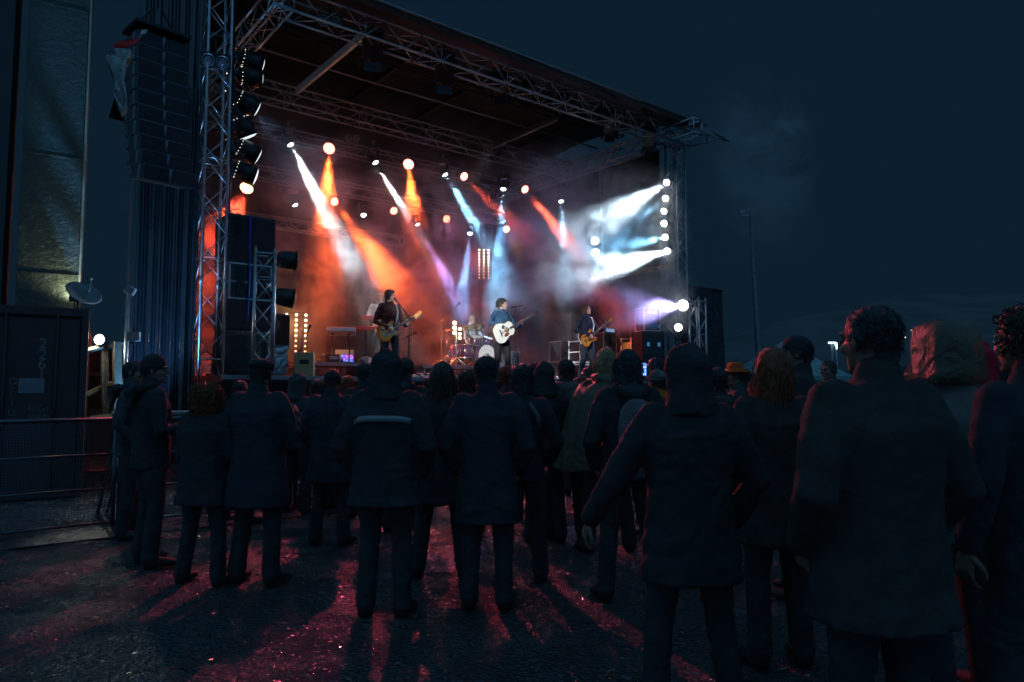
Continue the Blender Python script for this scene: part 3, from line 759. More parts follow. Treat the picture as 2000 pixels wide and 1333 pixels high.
bd.build('cloth', cloth('backdrop_cloth', (.004, .004, .005), 1.0, .3), bk, True)
MB().cyl((1.0, 9.1, 9.2), (12.7, 9.1, 9.2), .03).build('rail', M['alu_dull'], bk, True)
def pleated(name, a, b, z0, z1, label, m, amp=.05, per=.16, gather=0.0, seed=0, nz=24, depth=.0):
    """hanging cloth between plan points a and b, folds running down"""
    a = Vector(a); b = Vector(b); d = b - a; L = d.length; d = d / L; nrm = Z.cross(d); n = int(L / .022); m_ = MB()
    r_ = random.Random(seed); ph = [r_.uniform(0, 6) for _ in range(6)]
    for k in range(nz + 1):
        f = k / nz; z = z0 + (z1 - z0) * f
        for i in range(n + 1):
            u = i / n; g = 1 - gather * (1 - f) * .5
            x = L * (.5 + (u - .5) * g); w = u * L
            o = amp * (math.sin(2 * PI * w / per + ph[0] + 1.5 * math.sin(w * 2 + ph[1])) + .5 * math.sin(2 * PI * w / (per * .43) + ph[2] + .8 * f)) * (.5 + .7 * (1 - f)) + .04 * math.sin(w * 2.5 + f * 4 + ph[3])
            p = a + d * x + nrm * o; m_.v.append((p.x, p.y, z))
    for k in range(nz):
        for i in range(n): q = k * (n + 1) + i; m_.f.append((q, q + 1, q + n + 2, q + n + 1))
    t = thing(name, label, 'curtain', (a.x, a.y, z0)); m_.build('cloth', m, t, True, world=True)
    MB().cyl(a + Z * z1, b + Z * z1, .03).build('rail', M['black_metal'], t, True, world=True)
    return t
film = mat('black_film', (.008, .009, .012), .22, 0, .3, 3, .25, 18, spec=.8)
pleated('side_curtain', st(-1.22, .25), st(-.12, .12), .25, 12.5, 'shiny black plastic curtain hanging left of the tall tower behind the loudspeakers', film, .045, .19, .25, 3)
pleated('side_curtain', st(12.75, .3), st(15.0, .3), .1, 4.5, 'black scrim wing to the right of the stage', cloth('scrim', (.06, .062, .066), .95, .2), .03, .3, 0, 8)
# right wing of the stage: side cloth inside
pleated('side_curtain', st(12.5, .6), st(12.6, 8.8), DECK, 8.4, 'black cloth closing the right side of the stage', cloth('side_cloth', (.005, .005, .006), 1.0, .2), .02, .9, 0, 5)
# ---------------------------------------------------------------- lamp housings
E_WHITE = emit('lamp_white', (.9, .97, 1), 26); E_RED = emit('led_red', (1, .45, .35), 7); E_REDRIM = emit('led_red_rim', (1, .06, .04), 6)
E_WARM = emit('bulb_warm', (1, .72, .42), 13); E_WARM2 = emit('bulb_warm_low', (1, .55, .28), 4); E_RIM = emit('lamp_rim', (.8, .9, 1), 1.1); E_VENT = emit('lamp_vent', (1, .95, .85), 2.5); E_VIO = emit('led_violet', (.8, .85, 1), 14); E_AMB = emit('led_amber', (1, .5, .25), 4)
def aim_m(p, d): x, y, z = basis(d); m = Matrix((x, y, z)).transposed().to_4x4(); m.translation = p; return m
def lamp_root(name, label, cat, p, group): return thing(name, label, cat, p, 0, group)
def moving_head(p, d, label, em=None, group='moving head lamps', up=.42):
    r = lamp_root('moving_head', label, 'stage lamp', p, group); m = aim_m(Vector(), d)
    MB().lathe([(.01, -.30), (.075, -.28), (.105, -.18), (.10, -.05), (.085, .0), (.09, .03), (.078, .035), (.072, .0), (.01, -.002)], 20, m).build('head', M['black'], r, True)
    MB().lathe([(.001, .012), (.055, .016), (.080, .008), (.001, .004)], 20, m).build('lens', em or E_WHITE, r, True)
    y = MB(); c = m @ Vector((0, 0, -.14)); x = Vector((1, 0, 0)) if abs(d.normalized().x) < .8 else Vector((0, 1, 0)); x = (x - d.normalized() * x.dot(d.normalized())).normalized()
    for q in (-1, 1): y.limb([c + x * q * .13, c + x * q * .14 + Z * .12, c + x * q * .12 + Z * .22], [(.035, .022)] * 3, 8)
    y.box(c + Z * .27, (.32, .18, .10)); y.build('yoke', M['black'], r, True)
    MB().cyl(c + Z * .32, c + Z * up, .02).box(c + Z * (up + .02), (.07, .05, .08)).build('clamp', M['alu_dull'], r)
    return r
def led_can(p, d, label, em, rim, group='LED cans', face=None, R0=.115, up=.36):
    r = lamp_root('led_can', label, 'stage lamp', p, group); d = (face or d).normalized(); m = aim_m(Vector(), d)
    MB().lathe([(.02, -.22), (.07, -.21), (R0 * .95, -.10), (R0 * 1.05, .0), (R0 * 1.05, .02), (R0, .02), (R0 * .98, -.004), (.01, -.004)], 22, m).build('can', M['black'], r, True)
    l = MB(); k = 0
    for rad, n in ((0, 1), (.42, 6), (.80, 12)):
        for i in range(n):
            a = 2 * PI * i / n; c = m @ Vector((R0 * rad * math.cos(a), R0 * rad * math.sin(a), .006)); l.ell(c, R0 * .155, 8, 6)
    l.build('led_array', em, r, True)
    MB().lathe([(R0 * .93, .010), (R0 * 1.0, .014), (R0 * .99, .004)], 22, m).build('rim', rim, r, True)
    y = MB(); c = m @ Vector((0, 0, -.06)); x = (m.to_3x3() @ Vector((1, 0, 0)))
    for q in (-1, 1): y.limb([c + x * q * (R0 * 1.12), c + x * q * .09 + Z * .2], [(.006, .016)] * 2, 8)
    y.cyl(c + x * .09 + Z * .2, c - x * .09 + Z * .2, .012).cyl(c + Z * .2, c + Z * up, .015); y.build('bracket', M['black_metal'], r, True)
    return r
def par_can(p, d, label, em, group, L=.42, R0=.125, vents=True, bar=None, barn=False):
    r = lamp_root('par_can', label, 'stage lamp', p, group); m = aim_m(Vector(), d)
    MB().lathe([(.02, -L), (.055, -L), (.065, -L * .86), (.07, -L * .72), (R0 * .86, -L * .60), (R0, -L * .25), (R0, .0), (R0 * .96, .0), (R0 * .94, -.05), (.01, -.06)], 22, m).build('can', M['black'], r, True)
    MB().lathe([(.001, .045), (R0 * .5, .038), (R0 * .8, .022), (R0 * .95, .0), (.001, -.045)], 22, m).build('lens', em, r, True)
    f = MB().lathe([(R0 * .96, .0), (R0 * 1.12, .0), (R0 * 1.12, .012), (R0 * .96, .012), (R0 * .96, .0)], 22, m)
    if barn:
        for a in range(4):
            an = a * PI / 2; c0 = Vector((math.cos(an), math.sin(an), 0)); t0 = Vector((-math.sin(an), math.cos(an), 0))
            q = [c0 * R0 * 1.1 + t0 * R0 * .8, c0 * R0 * 1.1 - t0 * R0 * .8, c0 * R0 * 1.7 - t0 * R0 * 1.1 + Vector((0, 0, .17)), c0 * R0 * 1.7 + t0 * R0 * 1.1 + Vector((0, 0, .17))]
            n_ = (c0 * .004); f.add([m @ (v + n_) for v in q] + [m @ (v - n_) for v in q], [(0, 1, 2, 3), (7, 6, 5, 4), (0, 4, 5, 1), (1, 5, 6, 2), (2, 6, 7, 3), (3, 7, 4, 0)])
    f.build('colour_frame', M['black_metal'], r, True)
    if vents:
        v = MB()
        for i in range(14):
            a = 2 * PI * i / 14; v.ell(m @ Vector(((R0 * .875) * math.cos(a), (R0 * .875) * math.sin(a), -L * .57)), (.006, .006, .006), 6, 5)
        v.ell(m @ Vector((0, 0, -L)), .012, 8, 6); v.build('vent', E_VENT if em is not M['lens'] else M['alu'], r, True)
    y = MB(); c = m @ Vector((0, 0, -L * .4)); x = m.to_3x3() @ Vector((1, 0, 0)); b = Vector(bar) - Vector(p) if bar is not None else c + Z * .28
    dd = (b - c).normalized(); 
    for q in (-1, 1): y.limb([c + x * q * (R0 * 1.1), c + x * q * R0 * .9 + dd * .14, c + dd * .2], [.010] * 3, 6)
    y.cyl(c + dd * .2, b, .013); y.build('yoke', M['black_metal'], r, True)
    return r
# labels for the lamps, in the order the lights above were made
MH = ['big white moving head at the upper left whose beam is the brightest', 'white moving head second along the middle truss, beam falling right', 'pale blue moving head third along the middle truss',
      'pale blue moving head above the singer on the middle truss', 'white moving head at the right end of the middle truss',
      'small warm moving head far left on the rear truss', 'small white moving head on the rear truss above the guitarist', 'small violet moving head on the rear truss above the drum kit', 'small blue moving head right of the drum kit on the rear truss']
LC = ['large red LED can leftmost on the middle truss, orange beam', 'second large red LED can on the middle truss', 'red LED can tilted right above the drummer', 'red LED can near the right end of the middle truss, red beam',
      'orange LED can on the rear truss beside the brightest white beam', 'red LED can second on the rear truss', 'red LED can third on the rear truss, tilted right', 'dim orange LED can at the right end of the rear truss',
      'red LED can low beside the tall left tower']
PC = ['topmost white lamp on the right tower', 'second white lamp from the top of the right tower', 'thin edge-on lamp third on the right tower', 'fourth white lamp on the right tower', 'fifth white lamp on the right tower', 'lowest and brightest white lamp on the right tower']
im = il = ip = 0
for kind, p, d, c, lo in LAMPS:
    tocam = (CAMP - p).normalized()
    if kind == 'moving_head': moving_head(p, d, MH[im]); im += 1
    elif kind == 'led_can':
        if il < 9:
            face = (d * .45 + tocam * .75 + Vector(((-.25 if il in (0, 1) else .25), 0, 0)) * (1 if il not in (8,) else 0)).normalized()
            led_can(p, d, LC[il], E_RED if il < 6 else E_AMB, E_REDRIM if il < 7 else E_AMB, face=face, R0=.15 if il < 2 else .125)
        else: led_can(p, d, 'blazing violet white LED lamp on the right tower above head height', E_VIO, E_VIO, face=(d * .5 + tocam).normalized(), R0=.15, up=.1)
        il += 1
    elif kind == 'par_can':
        par_can(p, (d * .8 + tocam * (.8, .35, .0, .3, .5, .9)[ip]).normalized(), PC[ip], E_WHITE, 'white lamps on the right tower', R0=.088, vents=False, bar=st(12.35, 0, p.z)); ip += 1
led_can(att(1325, 640, -.3), (CAMP - att(1325, 640, -.3)) + V * -1 + U * -6, 'smaller LED lamp under the violet one on the right tower', E_VIO, E_VIO, R0=.10, up=.1)
led_can(ats(1162, 471, 12.1), (CAMP - ats(1162, 471, 12.1)), 'white ring shaped LED lamp on the right side wall, upper of two', E_VIO, M['black'], R0=.13)
led_can(ats(1163, 494, 12.1), (CAMP - ats(1163, 494, 12.1)) - U * 6, 'white ring shaped LED lamp on the right side wall, lower of two', E_VIO, E_VIO, R0=.12)
# black cans climbing the left side, seen from behind
spots = [((487, 118), (.8, .5, -.15), 'black can lamp highest beside the left truss'), ((484, 150), (.8, .45, .05), 'black can lamp second from the top beside the left tower, tilted up'),
         ((478, 200), (.75, .5, -.35), 'black can lamp third from the top on the left, white rim glowing'), ((474, 243), (.35, .4, -.9), 'black can lamp fourth on the left pointing steeply down'),
         ((480, 293), (.8, .5, -.38), 'black can lamp fifth on the left pointing right and down'), ((474, 336), (.85, .4, -.28), 'lowest black can lamp on the left above the red LED can')]
for (x, y), d, lb in spots:
    p = att(x, y, .55); dd = Vector(d).normalized()
    par_can(p + dd * .22, dd, lb, E_RIM, 'black can lamps up the left side of the stage', L=.58, R0=.18, bar=st(.35, .25, p.z + .1))
MB_ = thing('lamp_boom', 'thin black upright pipe carrying the can lamps on the left', 'pipe', st(.35, .25, DECK)); MB().cyl((0, 0, 0), (0, 0, 6.9), .03).build('pipe', M['black_metal'], MB_, True); MB().cyl((0, 0, 0), (0, 0, .03), .3, n=24).build('foot', M['black_metal'], MB_)
# blue beam lamp top left
beam('par', att(500, 222, .8), att(572, 300, 3.0), (.25, .5, 1.0), 420, 12)
beam('par', att(500, 300, .8), att(600, 380, 3.0), (.3, .55, 1.0), 200, 12)
# two-cell audience blinders
def blinder(px, py, t, w, label, plane=None):
    p = att(px, py, t) if plane is None else plane; r = thing('blinder_lamp', label, 'stage lamp', p, 0, 'unlit two-cell blinders')
    d = (CAMP - p).normalized(); m = aim_m(Vector(), d); b = MB(); x = m.to_3x3() @ Vector((1, 0, 0))
    if abs(x.z) > .5: x = m.to_3x3() @ Vector((0, 1, 0))
    x = Vector((x.x, x.y, 0)).normalized(); y = d.cross(x).normalized(); m = Matrix((x, y, d)).transposed().to_4x4()
    b.v = []; bb = MB().box((0, 0, -.09), (w * 1.15, w * .62, .18)); b.join(bb, m); b.build('housing', M['black'], r, bevel=.01)
    for q in (-1, 1):
        g = MB().lathe([(w * .25, 0), (w * .25, .015), (w * .22, .015), (w * .21, .0), (w * .02, -.0)], 22, m @ Matrix.Translation((q * w * .275, 0, .005))); g.build('ring', M['alu_dull'], r, True)
        MB().lathe([(.001, .012), (w * .1, .010), (w * .20, .002), (.001, .001)], 20, m @ Matrix.Translation((q * w * .275, 0, .006))).build('lens', mat('blinder_lens', (.16, .13, .14), .3, .3, .1, 6, .3, 20), r, True)
    MB().cyl((0, 0, w * .3), (0, 0, w * .3 + .28), .014).build('clamp', M['black_metal'], r, True)
    return r
blinder(644, 42, 0, .42, 'unlit two-cell blinder under the front truss near its left end')
blinder(688, 271, 4.0, .36, 'unlit two-cell blinder under the middle truss left of the orange beams')
blinder(1011, 345, 4.0, .36, 'unlit two-cell blinder under the middle truss near its right end')
blinder(421, 119, -.25, .42, 'unlit two-cell blinder fixed on the tall left tower')
# black theatre lamps hanging from the front truss, backs to the audience
for (x, y0, y1, w, lb) in [(728, 62, 132, .36, 'big black lamp with open doors hanging leftmost from the front truss'), (868, 108, 178, .36, 'big black lamp second along the front truss'),
                           (978, 145, 192, .30, 'black lamp third along the front truss'), (1032, 162, 200, .22, 'small black lamp with pale front fourth along the front truss'),
                           (1100, 188, 226, .26, 'black lamp fifth along the front truss'), (1190, 218, 270, .28, 'narrow black lamp sixth along the front truss'), (1268, 250, 298, .28, 'black lamp at the right end of the front truss')]:
    p = att(x, y0, .05); q = att(x, y1, .45); d = (q - p).normalized(); r = thing('theatre_lamp', lb, 'stage lamp', p, 0, 'black theatre lamps under the front truss'); L = (q - p).length
    m = aim_m(Vector(), d); MB().join(MB().box((0, 0, L * .36), (w * 1.15, w, L * .62)), m).build('housing', M['black'], r, bevel=.02)
    MB().lathe([(w * .42, L * .66), (w * .5, L * .78), (w * .46, L * .78), (w * .38, L * .7)], 18, m).build('snout', M['black'], r, True)
    for a in range(4):
        an = a * PI / 2; c0 = Vector((math.cos(an), math.sin(an), 0)); t0 = Vector((-math.sin(an), math.cos(an), 0)); f = MB()
        vs = [c0 * w * .5 + t0 * w * .45 + Z * L * .78, c0 * w * .5 - t0 * w * .45 + Z * L * .78, c0 * w * .78 - t0 * w * .5 + Z * L * 1.0, c0 * w * .78 + t0 * w * .5 + Z * L * 1.0]
        f.add([m @ (v + c0 * .004) for v in vs] + [m @ (v - c0 * .004) for v in vs], [(0, 1, 2, 3), (7, 6, 5, 4), (0, 4, 5, 1), (1, 5, 6, 2), (2, 6, 7, 3), (3, 7, 4, 0)]); f.build('barn_door', M['black_metal'], r)
    MB().cyl((0, 0, 0), (0, 0, .2), .016).tube([(-w * .62, 0, -L * .25), (-w * .6, 0, .02), (0, 0, .08), (w * .6, 0, .02), (w * .62, 0, -L * .25)], .014).build('yoke', M['black_metal'], r, True)
# matrix blinders
def matrix_lamp(px, py, t, cols_, rows_, w, h, label, em, dim):
    p = att(px, py, t); r = thing('bulb_panel_lamp', label, 'lamp panel', p, 0, 'upright panels of small warm bulbs'); d = (CAMP - p); d.z = 0; d.normalize(); x = Z.cross(d); m = Matrix((x, Z, d)).transposed().to_4x4()
    f = MB(); 
    for i in range(cols_):
        bx_ = MB().box(((i / (cols_ - 1) - .5) * w, 0, -.05), (.05, h * 1.06, .06)); f.join(bx_, m)
    f.join(MB().box((0, h * .54, -.06), (w * 1.2, .04, .04)), m); f.join(MB().box((0, -h * .54, -.06), (w * 1.2, .04, .04)), m); f.build('frame', M['black'], r)
    for i in range(cols_):
        for k in range(rows_):
            b = MB().ell(m @ Vector(((i / (cols_ - 1) - .5) * w, (k / (rows_ - 1) - .5) * h, .01)), .026 if k > rows_ * .45 else .021, 8, 6); b.build('bulb', em if k > rows_ * .35 else dim, r, True)
    return r, d, h
r, d, h = matrix_lamp(945, 516, 7.9, 3, 10, .33, 1.0, 'hanging panel of warm bulbs in three columns behind the singer', E_WARM, E_WARM2)
MB().cyl((-.16, 0, h * .54), (-.16, 0, 2.2), .008).cyl((.16, 0, h * .54), (.16, 0, 2.2), .008).build('cable', M['black'], r)
r, d, h = matrix_lamp(578, 656, 3.2, 3, 9, .42, .95, 'panel of warm bulbs in three columns standing on the stage by the tan amplifier', E_WARM, E_WARM2)
MB().cyl((-.2, 0, -h * .5), (-.2, 0, -h * .5 - .42), .02).cyl((.2, 0, -h * .5), (.2, 0, -h * .5 - .42), .02).build('foot', M['black'], r)
bl = bpy.data.lights.new('panel_light', 'POINT'); bl.energy = 60; bl.color = AMBER; bl.shadow_soft_size = .25; bo = bpy.data.objects.new('panel_light', bl); bo.location = att(578, 640, 3.0) + Vector((0, -.1, 0)); col.objects.link(bo)
bl = bpy.data.lights.new('panel_light', 'POINT'); bl.energy = 14; bl.color = AMBER; bl.shadow_soft_size = .2; bo = bpy.data.objects.new('panel_light', bl); bo.location = att(945, 516, 7.7); col.objects.link(bo)
# ---------------------------------------------------------------- the band
def dp(px, t, z=DECK):
    p = att(px, 700, t); p.z = z; return p
FACE = STROT + PI
RISER = 2.08
def sunburst(name, inner, mid, outer, r0, r1):
    m, nt, b = _nt(name); tc = nt.nodes.new('ShaderNodeTexCoord'); mp = nt.nodes.new('ShaderNodeMapping'); mp.inputs['Scale'].default_value = (1 / r1 * .82, .01, 1 / r1 * 1.15)
    g = nt.nodes.new('ShaderNodeTexGradient'); g.gradient_type = 'SPHERICAL'; cr = nt.nodes.new('ShaderNodeValToRGB')
    nt.links.new(tc.outputs['Object'], mp.inputs['Vector']); nt.links.new(mp.outputs['Vector'], g.inputs['Vector']); nt.links.new(g.outputs['Fac'], cr.inputs['Fac'])
    e = cr.color_ramp.elements; e[0].position = .02; e[0].color = outer + (1,); e[1].position = .45; e[1].color = inner + (1,); q = e.new(.20); q.color = mid + (1,)
    nt.links.new(cr.outputs['Color'], b.inputs['Base Color']); b.inputs['Roughness'].default_value = .18; b.inputs['Coat Weight'].default_value = .5; return m
M['burst'] = sunburst('sunburst_lacquer', (.75, .38, .05), (.5, .12, .02), (.02, .008, .005), 0, .27)
M['spruce'] = mat('spruce_top', (.82, .78, .68), .3, 0, .08, 4, .05, 60)
M['rosewood'] = mat('rosewood', (.09, .045, .03), .4, 0, .3, 20, .1)
M['maple'] = mat('maple_lacquer', (.60, .34, .10), .25, 0, .1, 12, .0)
M['cream_guard'] = mat('cream_scratchplate', (.55, .50, .36), .3, 0, .05, 12, 0)
M['tort'] = mat('tortoiseshell', (.25, .05, .02), .25, 0, .5, 40, 0)
def smooth_outline(pts, n=6):
    out = []; L = len(pts)
    for i in range(L):
        p0, p1, p2, p3 = (Vector(pts[(i + k) % L]) for k in (-1, 0, 1, 2))
        for k in range(n):
            t = k / n; out.append(tuple(.5 * ((2 * p1) + (-p0 + p2) * t + (2 * p0 - 5 * p1 + 4 * p2 - p3) * t * t + (-p0 + 3 * p1 - 3 * p2 + p3) * t ** 3)))
    return out
def frame_m(C, X, Yd):
    X = Vector(X).normalized(); Yd = Vector(Yd); Yd = (Yd - X * Yd.dot(X)).normalized(); Zd = X.cross(Yd); m = Matrix((X, Yd, Zd)).transposed().to_4x4(); m.translation = C; return m
def guitar(kind, mw, label):
    name = {'acoustic': 'acoustic_guitar', 'bass': 'bass_guitar'}.get(kind, 'electric_guitar')
    r = thing(name, label, 'guitar'); r.matrix_world = mw
    if kind == 'acoustic':
        o = smooth_outline([(-.27, 0), (-.25, .14), (-.13, .205), (.0, .165), (.06, .135), (.15, .145), (.215, .09), (.225, 0), (.215, -.09), (.15, -.145), (.06, -.135), (0, -.165), (-.13, -.205), (-.25, -.14)])
        o = [(x * 1.1, z * 1.12) for x, z in o]; MB().prism(o, -.055, .050).build('side_and_back', M['rosewood'], r, bevel=.004); MB().prism([(x * .985, z * .985) for x, z in o], .051, .056).build('soundboard', M['spruce'], r)
        MB().lathe([(.001, 0), (.052, 0), (.052, .002), (.001, .002)], 24, Matrix.Translation((.06, .0565, 0)) @ Matrix.Rotation(R(-90), 4, 'X')).build('sound_hole', M['black'], r)
        MB().prism(smooth_outline([(.04, .05), (.09, .09), (.02, .13), (-.06, .12), (-.04, .07)], 4), .0575, .059).build('pickguard', M['tort'], r)
        MB().box((-.12, .062, 0), (.03, .012, .16)).build('bridge', M['rosewood'], r, bevel=.003)
        NL, nw, fr = .62, .024, .225; off = .058
    else:
        B = 1.0 if kind != 'bass' else 1.02
        if kind == 'bass': o = [(-.22, .0), (-.20, .12), (-.12, .17), (-.02, .13), (.06, .125), (.14, .17), (.22, .185), (.235, .14), (.17, .075), (.13, .03), (.13, -.03), (.13, -.08), (.19, -.135), (.165, -.165), (.09, -.135), (0, -.115), (-.10, -.155), (-.19, -.12)]
        else: o = [(-.25, -.03), (-.22, .10), (-.13, .165), (-.03, .14), (.05, .115), (.12, .15), (.19, .165), (.20, .125), (.14, .06), (.12, .03), (.12, -.03), (.12, -.075), (.17, -.13), (.14, -.16), (.06, -.14), (-.02, -.13), (-.12, -.18), (-.22, -.15)]
        o = smooth_outline([(x * B, z * B) for x, z in o], 5); MB().prism(o, -.02, .022).build('body', M['burst'], r, bevel=.008)
        g = smooth_outline([(-.12, -.12), (-.02, -.05), (-.05, .06), (.04, .10), (.14, .13), (.13, .04), (.12, -.04), (.13, -.10), (.02, -.115)], 4)
        MB().prism([(x, z) for x, z in g], .0235, .0265).build('pickguard', M['cream_guard'] if kind != 'bass' else M['tort'], r)
        for x in ((.05, -.05) if kind != 'bass' else (.0,)): MB().box((x, .031, 0), (.035, .010, .085)).build('pickup', M['cream'] if kind != 'bass' else M['black'], r, bevel=.004)
        MB().box((-.13, .032, 0), (.045, .014, .085)).build('bridge', M['chrome'], r, bevel=.003)
        for a in (-.10, -.135, -.165): MB().cyl((-.06 + a * .4, .024, -.04 + a * .5), (-.06 + a * .4, .045, -.04 + a * .5), .011).build('control_knob', M['black'], r, True)
        if kind != 'bass': MB().tube([(-.14, .03, -.06), (-.06, .055, -.10), (.03, .055, -.11)], .004).build('tremolo_arm', M['chrome'], r, True)
        NL, nw, fr = (.50, .022, .12) if kind != 'bass' else (.66, .024, .12); off = .022
    MB().box((fr + NL / 2 - .02, off - .008, 0), (NL + .04, .026, nw * 2)).build('neck', M['maple'], r, bevel=.006)
    fb = MB().box((fr + NL / 2 - .04, off + .009, 0), (NL + .08, .006, nw * 2)); 
    fb.build('fingerboard', M['rosewood'], r)
    fre = MB()
    for k in range(1, 20): fre.box((fr + NL - (NL + .1) * (1 - .5 ** (k / 12)) * 1.15, off + .0125, 0), (.0025, .002, nw * 2))
    fre.build('frets', M['chrome'], r)
    hx = fr + NL
    if kind == 'acoustic': hd = [(hx, -.024), (hx + .02, -.038), (hx + .17, -.034), (hx + .17, .034), (hx + .02, .038), (hx, .024)]
    else: hd = smooth_outline([(hx, -.022), (hx + .03, -.035), (hx + .10, -.038), (hx + .19, -.05), (hx + .215, -.02), (hx + .19, .01), (hx + .12, .022), (hx + .04, .048), (hx, .022)], 4)
    MB().prism(hd, off - .022, off - .006).build('headstock', M['maple'] if kind != 'acoustic' else M['rosewood'], r, bevel=.002)
    for k in range(3 if kind == 'acoustic' else (4 if kind == 'bass' else 6)):
        for q in ((-1, 1) if kind == 'acoustic' else (1,)):
            x = hx + .04 + k * (.045 if kind == 'acoustic' else .14 / (3 if kind == 'bass' else 5)); z = q * .045; MB().cyl((x, off - .014, z * .6), (x, off - .014, z * 1.35), .004, n=6).ell((x, off - .014, z * 1.45), (.009, .005, .012), 8, 6).build('tuning_peg', M['chrome'], r, True)
    st_ = MB()
    for k in range(4 if kind == 'bass' else 6):
        z = (k / (3 if kind == 'bass' else 5) - .5) * .042; st_.cyl((-.125, off + .022, z), (hx + .02, off + .015, z * .85), .0011, n=4)
    st_.build('strings', M['chrome'], r)
    return r
def player(px, t, H, label, arms, kind, C, X, glabel, rzo=0.0, **k):
    p = dp(px, t)
    o, hm, T = person(p.x, p.y, H, FACE + rzo, label, z0=DECK + .005, ax=arms, group=None, eyes=True, voxel=.013, base='musician', **k)
    bpy.context.view_layer.update()
    m = Matrix.Translation(o.location) @ Matrix.Rotation(FACE + rzo, 4, 'Z') @ Matrix.Diagonal((H / 1.75,) * 3 + (1,))
    # strap over the shoulder
    X = Vector(X).normalized(); C = Vector(C)
    mw = m @ frame_m(C, X, (0, 1, 0)); mw = Matrix.Translation(mw.translation) @ mw.to_quaternion().to_matrix().to_4x4() @ Matrix.Diagonal((1, 1, 1, 1))
    g = guitar(kind, mw, glabel)
    s = MB(); e0 = C - X * .24 + Vector((0, 0, 0)); e1 = C + X * .18 + Vector((0, -.02, .05))
    pts = [e1, Vector((-.10, .15, 1.28)), Vector((-.11, .06, 1.47)), Vector((-.08, -.09, 1.44)), Vector((.06, -.15, 1.2)), Vector((.20, -.08, 1.0)), e0]
    pl = []
    for i in range(len(pts) - 1):
        for f in (0, .5): pl.append(pts[i].lerp(pts[i + 1], f))
    pl.append(pts[-1]); s.tube(pl, .012, 6); 
    s.build('strap', k.get('strapm', M['black']) if False else STRAP[kind], o, True)
    return o, g
STRAP = {'electric': M['grey'], 'acoustic': M['black'], 'bass': M['white']}
DENIM = cloth('dark_denim', (.028, .040, .065), .8, .4); BLK = cloth('black_cloth', (.014, .014, .016), .85, .4)
BLAZER = cloth('oxblood_blazer', (.045, .016, .018), .7, .5); NAVY = cloth('blue_denim_jacket', (.03, .075, .14), .75, .5); DNAVY = cloth('navy_jumper', (.016, .022, .045), .85, .4)
WSHIRT = cloth('white_shirt', (.55, .57, .60), .8, .5); BSHIRT = cloth('pale_blue_shirt', (.34, .42, .52), .8, .5)
legs_a = [((-.09, 0, .92), (-.13, .05, .50), (-.17, -.02, .09), (-.22, .13, .035)), ((.09, 0, .92), (.13, .02, .50), (.16, -.04, .09), (.22, .10, .035))]
gX = Vector((-.84, .12, .50)).normalized(); C1 = Vector((.13, .20, .90))
def fret_arm(C, X, k, el=(-.29, .05, 1.09)):
    h = C + X * k + Vector((0, -.01, -.045)); d = Vector((-.10, .55, .6)).normalized(); return (el, tuple(h - d * .06 + Vector((0, -.02, -.02))), tuple(d), (.5, -.3, .6), .75)
def pick_arm(C, X): 
    h = C + X * .03 + Vector((0, .075, .02)); d = Vector((-.85, .02, -.38)).normalized(); return ((.285, -.05, C.z + .20), tuple(h - d * .07), tuple(d), (0, -1, 0), .45)
player(760, .35, 1.80, 'guitarist with dark shaggy hair in an oxblood blazer singing at the left microphone', [pick_arm(C1, gX), fret_arm(C1, gX, .50)], 'electric', C1, gX,
       'sunburst electric guitar with a cream scratchplate held by the left musician', hair='mop', haircol='black', top=BLAZER, bottom=DENIM, bulk=1.08, coat=.80, legs=legs_a, head_turn=.75, seed=1, shoes=M['black'], skin=SKIN)
gX2 = Vector((-.86, .12, .46)).normalized(); C2 = Vector((.12, .22, 1.03))
player(980, .25, 1.83, 'singer with curly dark hair in a blue denim jacket at the centre microphone', [pick_arm(C2, gX2), fret_arm(C2, gX2, .56, (-.30, .06, 1.11))], 'acoustic', C2, gX2,
       'pale acoustic guitar played by the singer in the centre', hair='curly', haircol='black', top=NAVY, bottom=BLK, bulk=1.03, coat=.85, legs=legs_a, head_turn=.5, seed=2, shoes=M['black'])
gX3 = Vector((-.80, .12, .56)).normalized(); C3 = Vector((.14, .20, .96))
player(1146, .15, 1.88, 'bass player with long brown hair in a dark jumper at the right microphone', [pick_arm(C3, gX3), fret_arm(C3, gX3, .60, (-.29, .07, 1.12))], 'bass', C3, gX3,
       'sunburst bass guitar with a dark scratchplate on a white strap', hair='mop', haircol='brown', top=DNAVY, bottom=DENIM, bulk=1.02, coat=.87, legs=legs_a, head_turn=.6, head_tilt=(0, -.25), seed=3, shoes=M['white'])
# drummer
p = dp(921, 3.0, RISER)
drum_legs = [((-.09, 0, .52), (-.24, .38, .52), (-.26, .46, .12), (-.28, .60, .05)), ((.09, 0, .52), (.24, .38, .52), (.26, .46, .12), (.28, .60, .05))]
person(p.x, p.y, 1.76, FACE + .1, 'drummer with short grey hair in a pale shirt sitting behind the drum kit', z0=RISER - .02, seat=-.33, legs=drum_legs, ax=[((.30, .10, 1.10), (.22, .36, 1.04), (-.3, 1, .1), (0, 0, -1), .9), ((-.30, .10, 1.12), (-.20, .36, 1.12), (.2, 1, .3), (0, 0, -1), .9)],
       group=None, eyes=True, voxel=.013, base='musician', hair='short', haircol='grey', top=BSHIRT, bottom=BLK, coat=.86, bulk=.98, head_turn=-.25, seed=4)
st_p = thing('drum_stool', 'round black stool under the drummer', 'stool', (p.x, p.y, RISER)); MB().cyl((0, 0, .36), (0, 0, .44), .17, n=20).build('seat', M['black'], st_p, True)
MB().cyl((0, 0, .1), (0, 0, .36), .02).build('post', M['chrome'], st_p, True)
for a in (0, 2.1, 4.2): MB().cyl((0, 0, .2), (.2 * math.cos(a), .2 * math.sin(a), .01), .012).build('leg', M['chrome'], st_p, True)
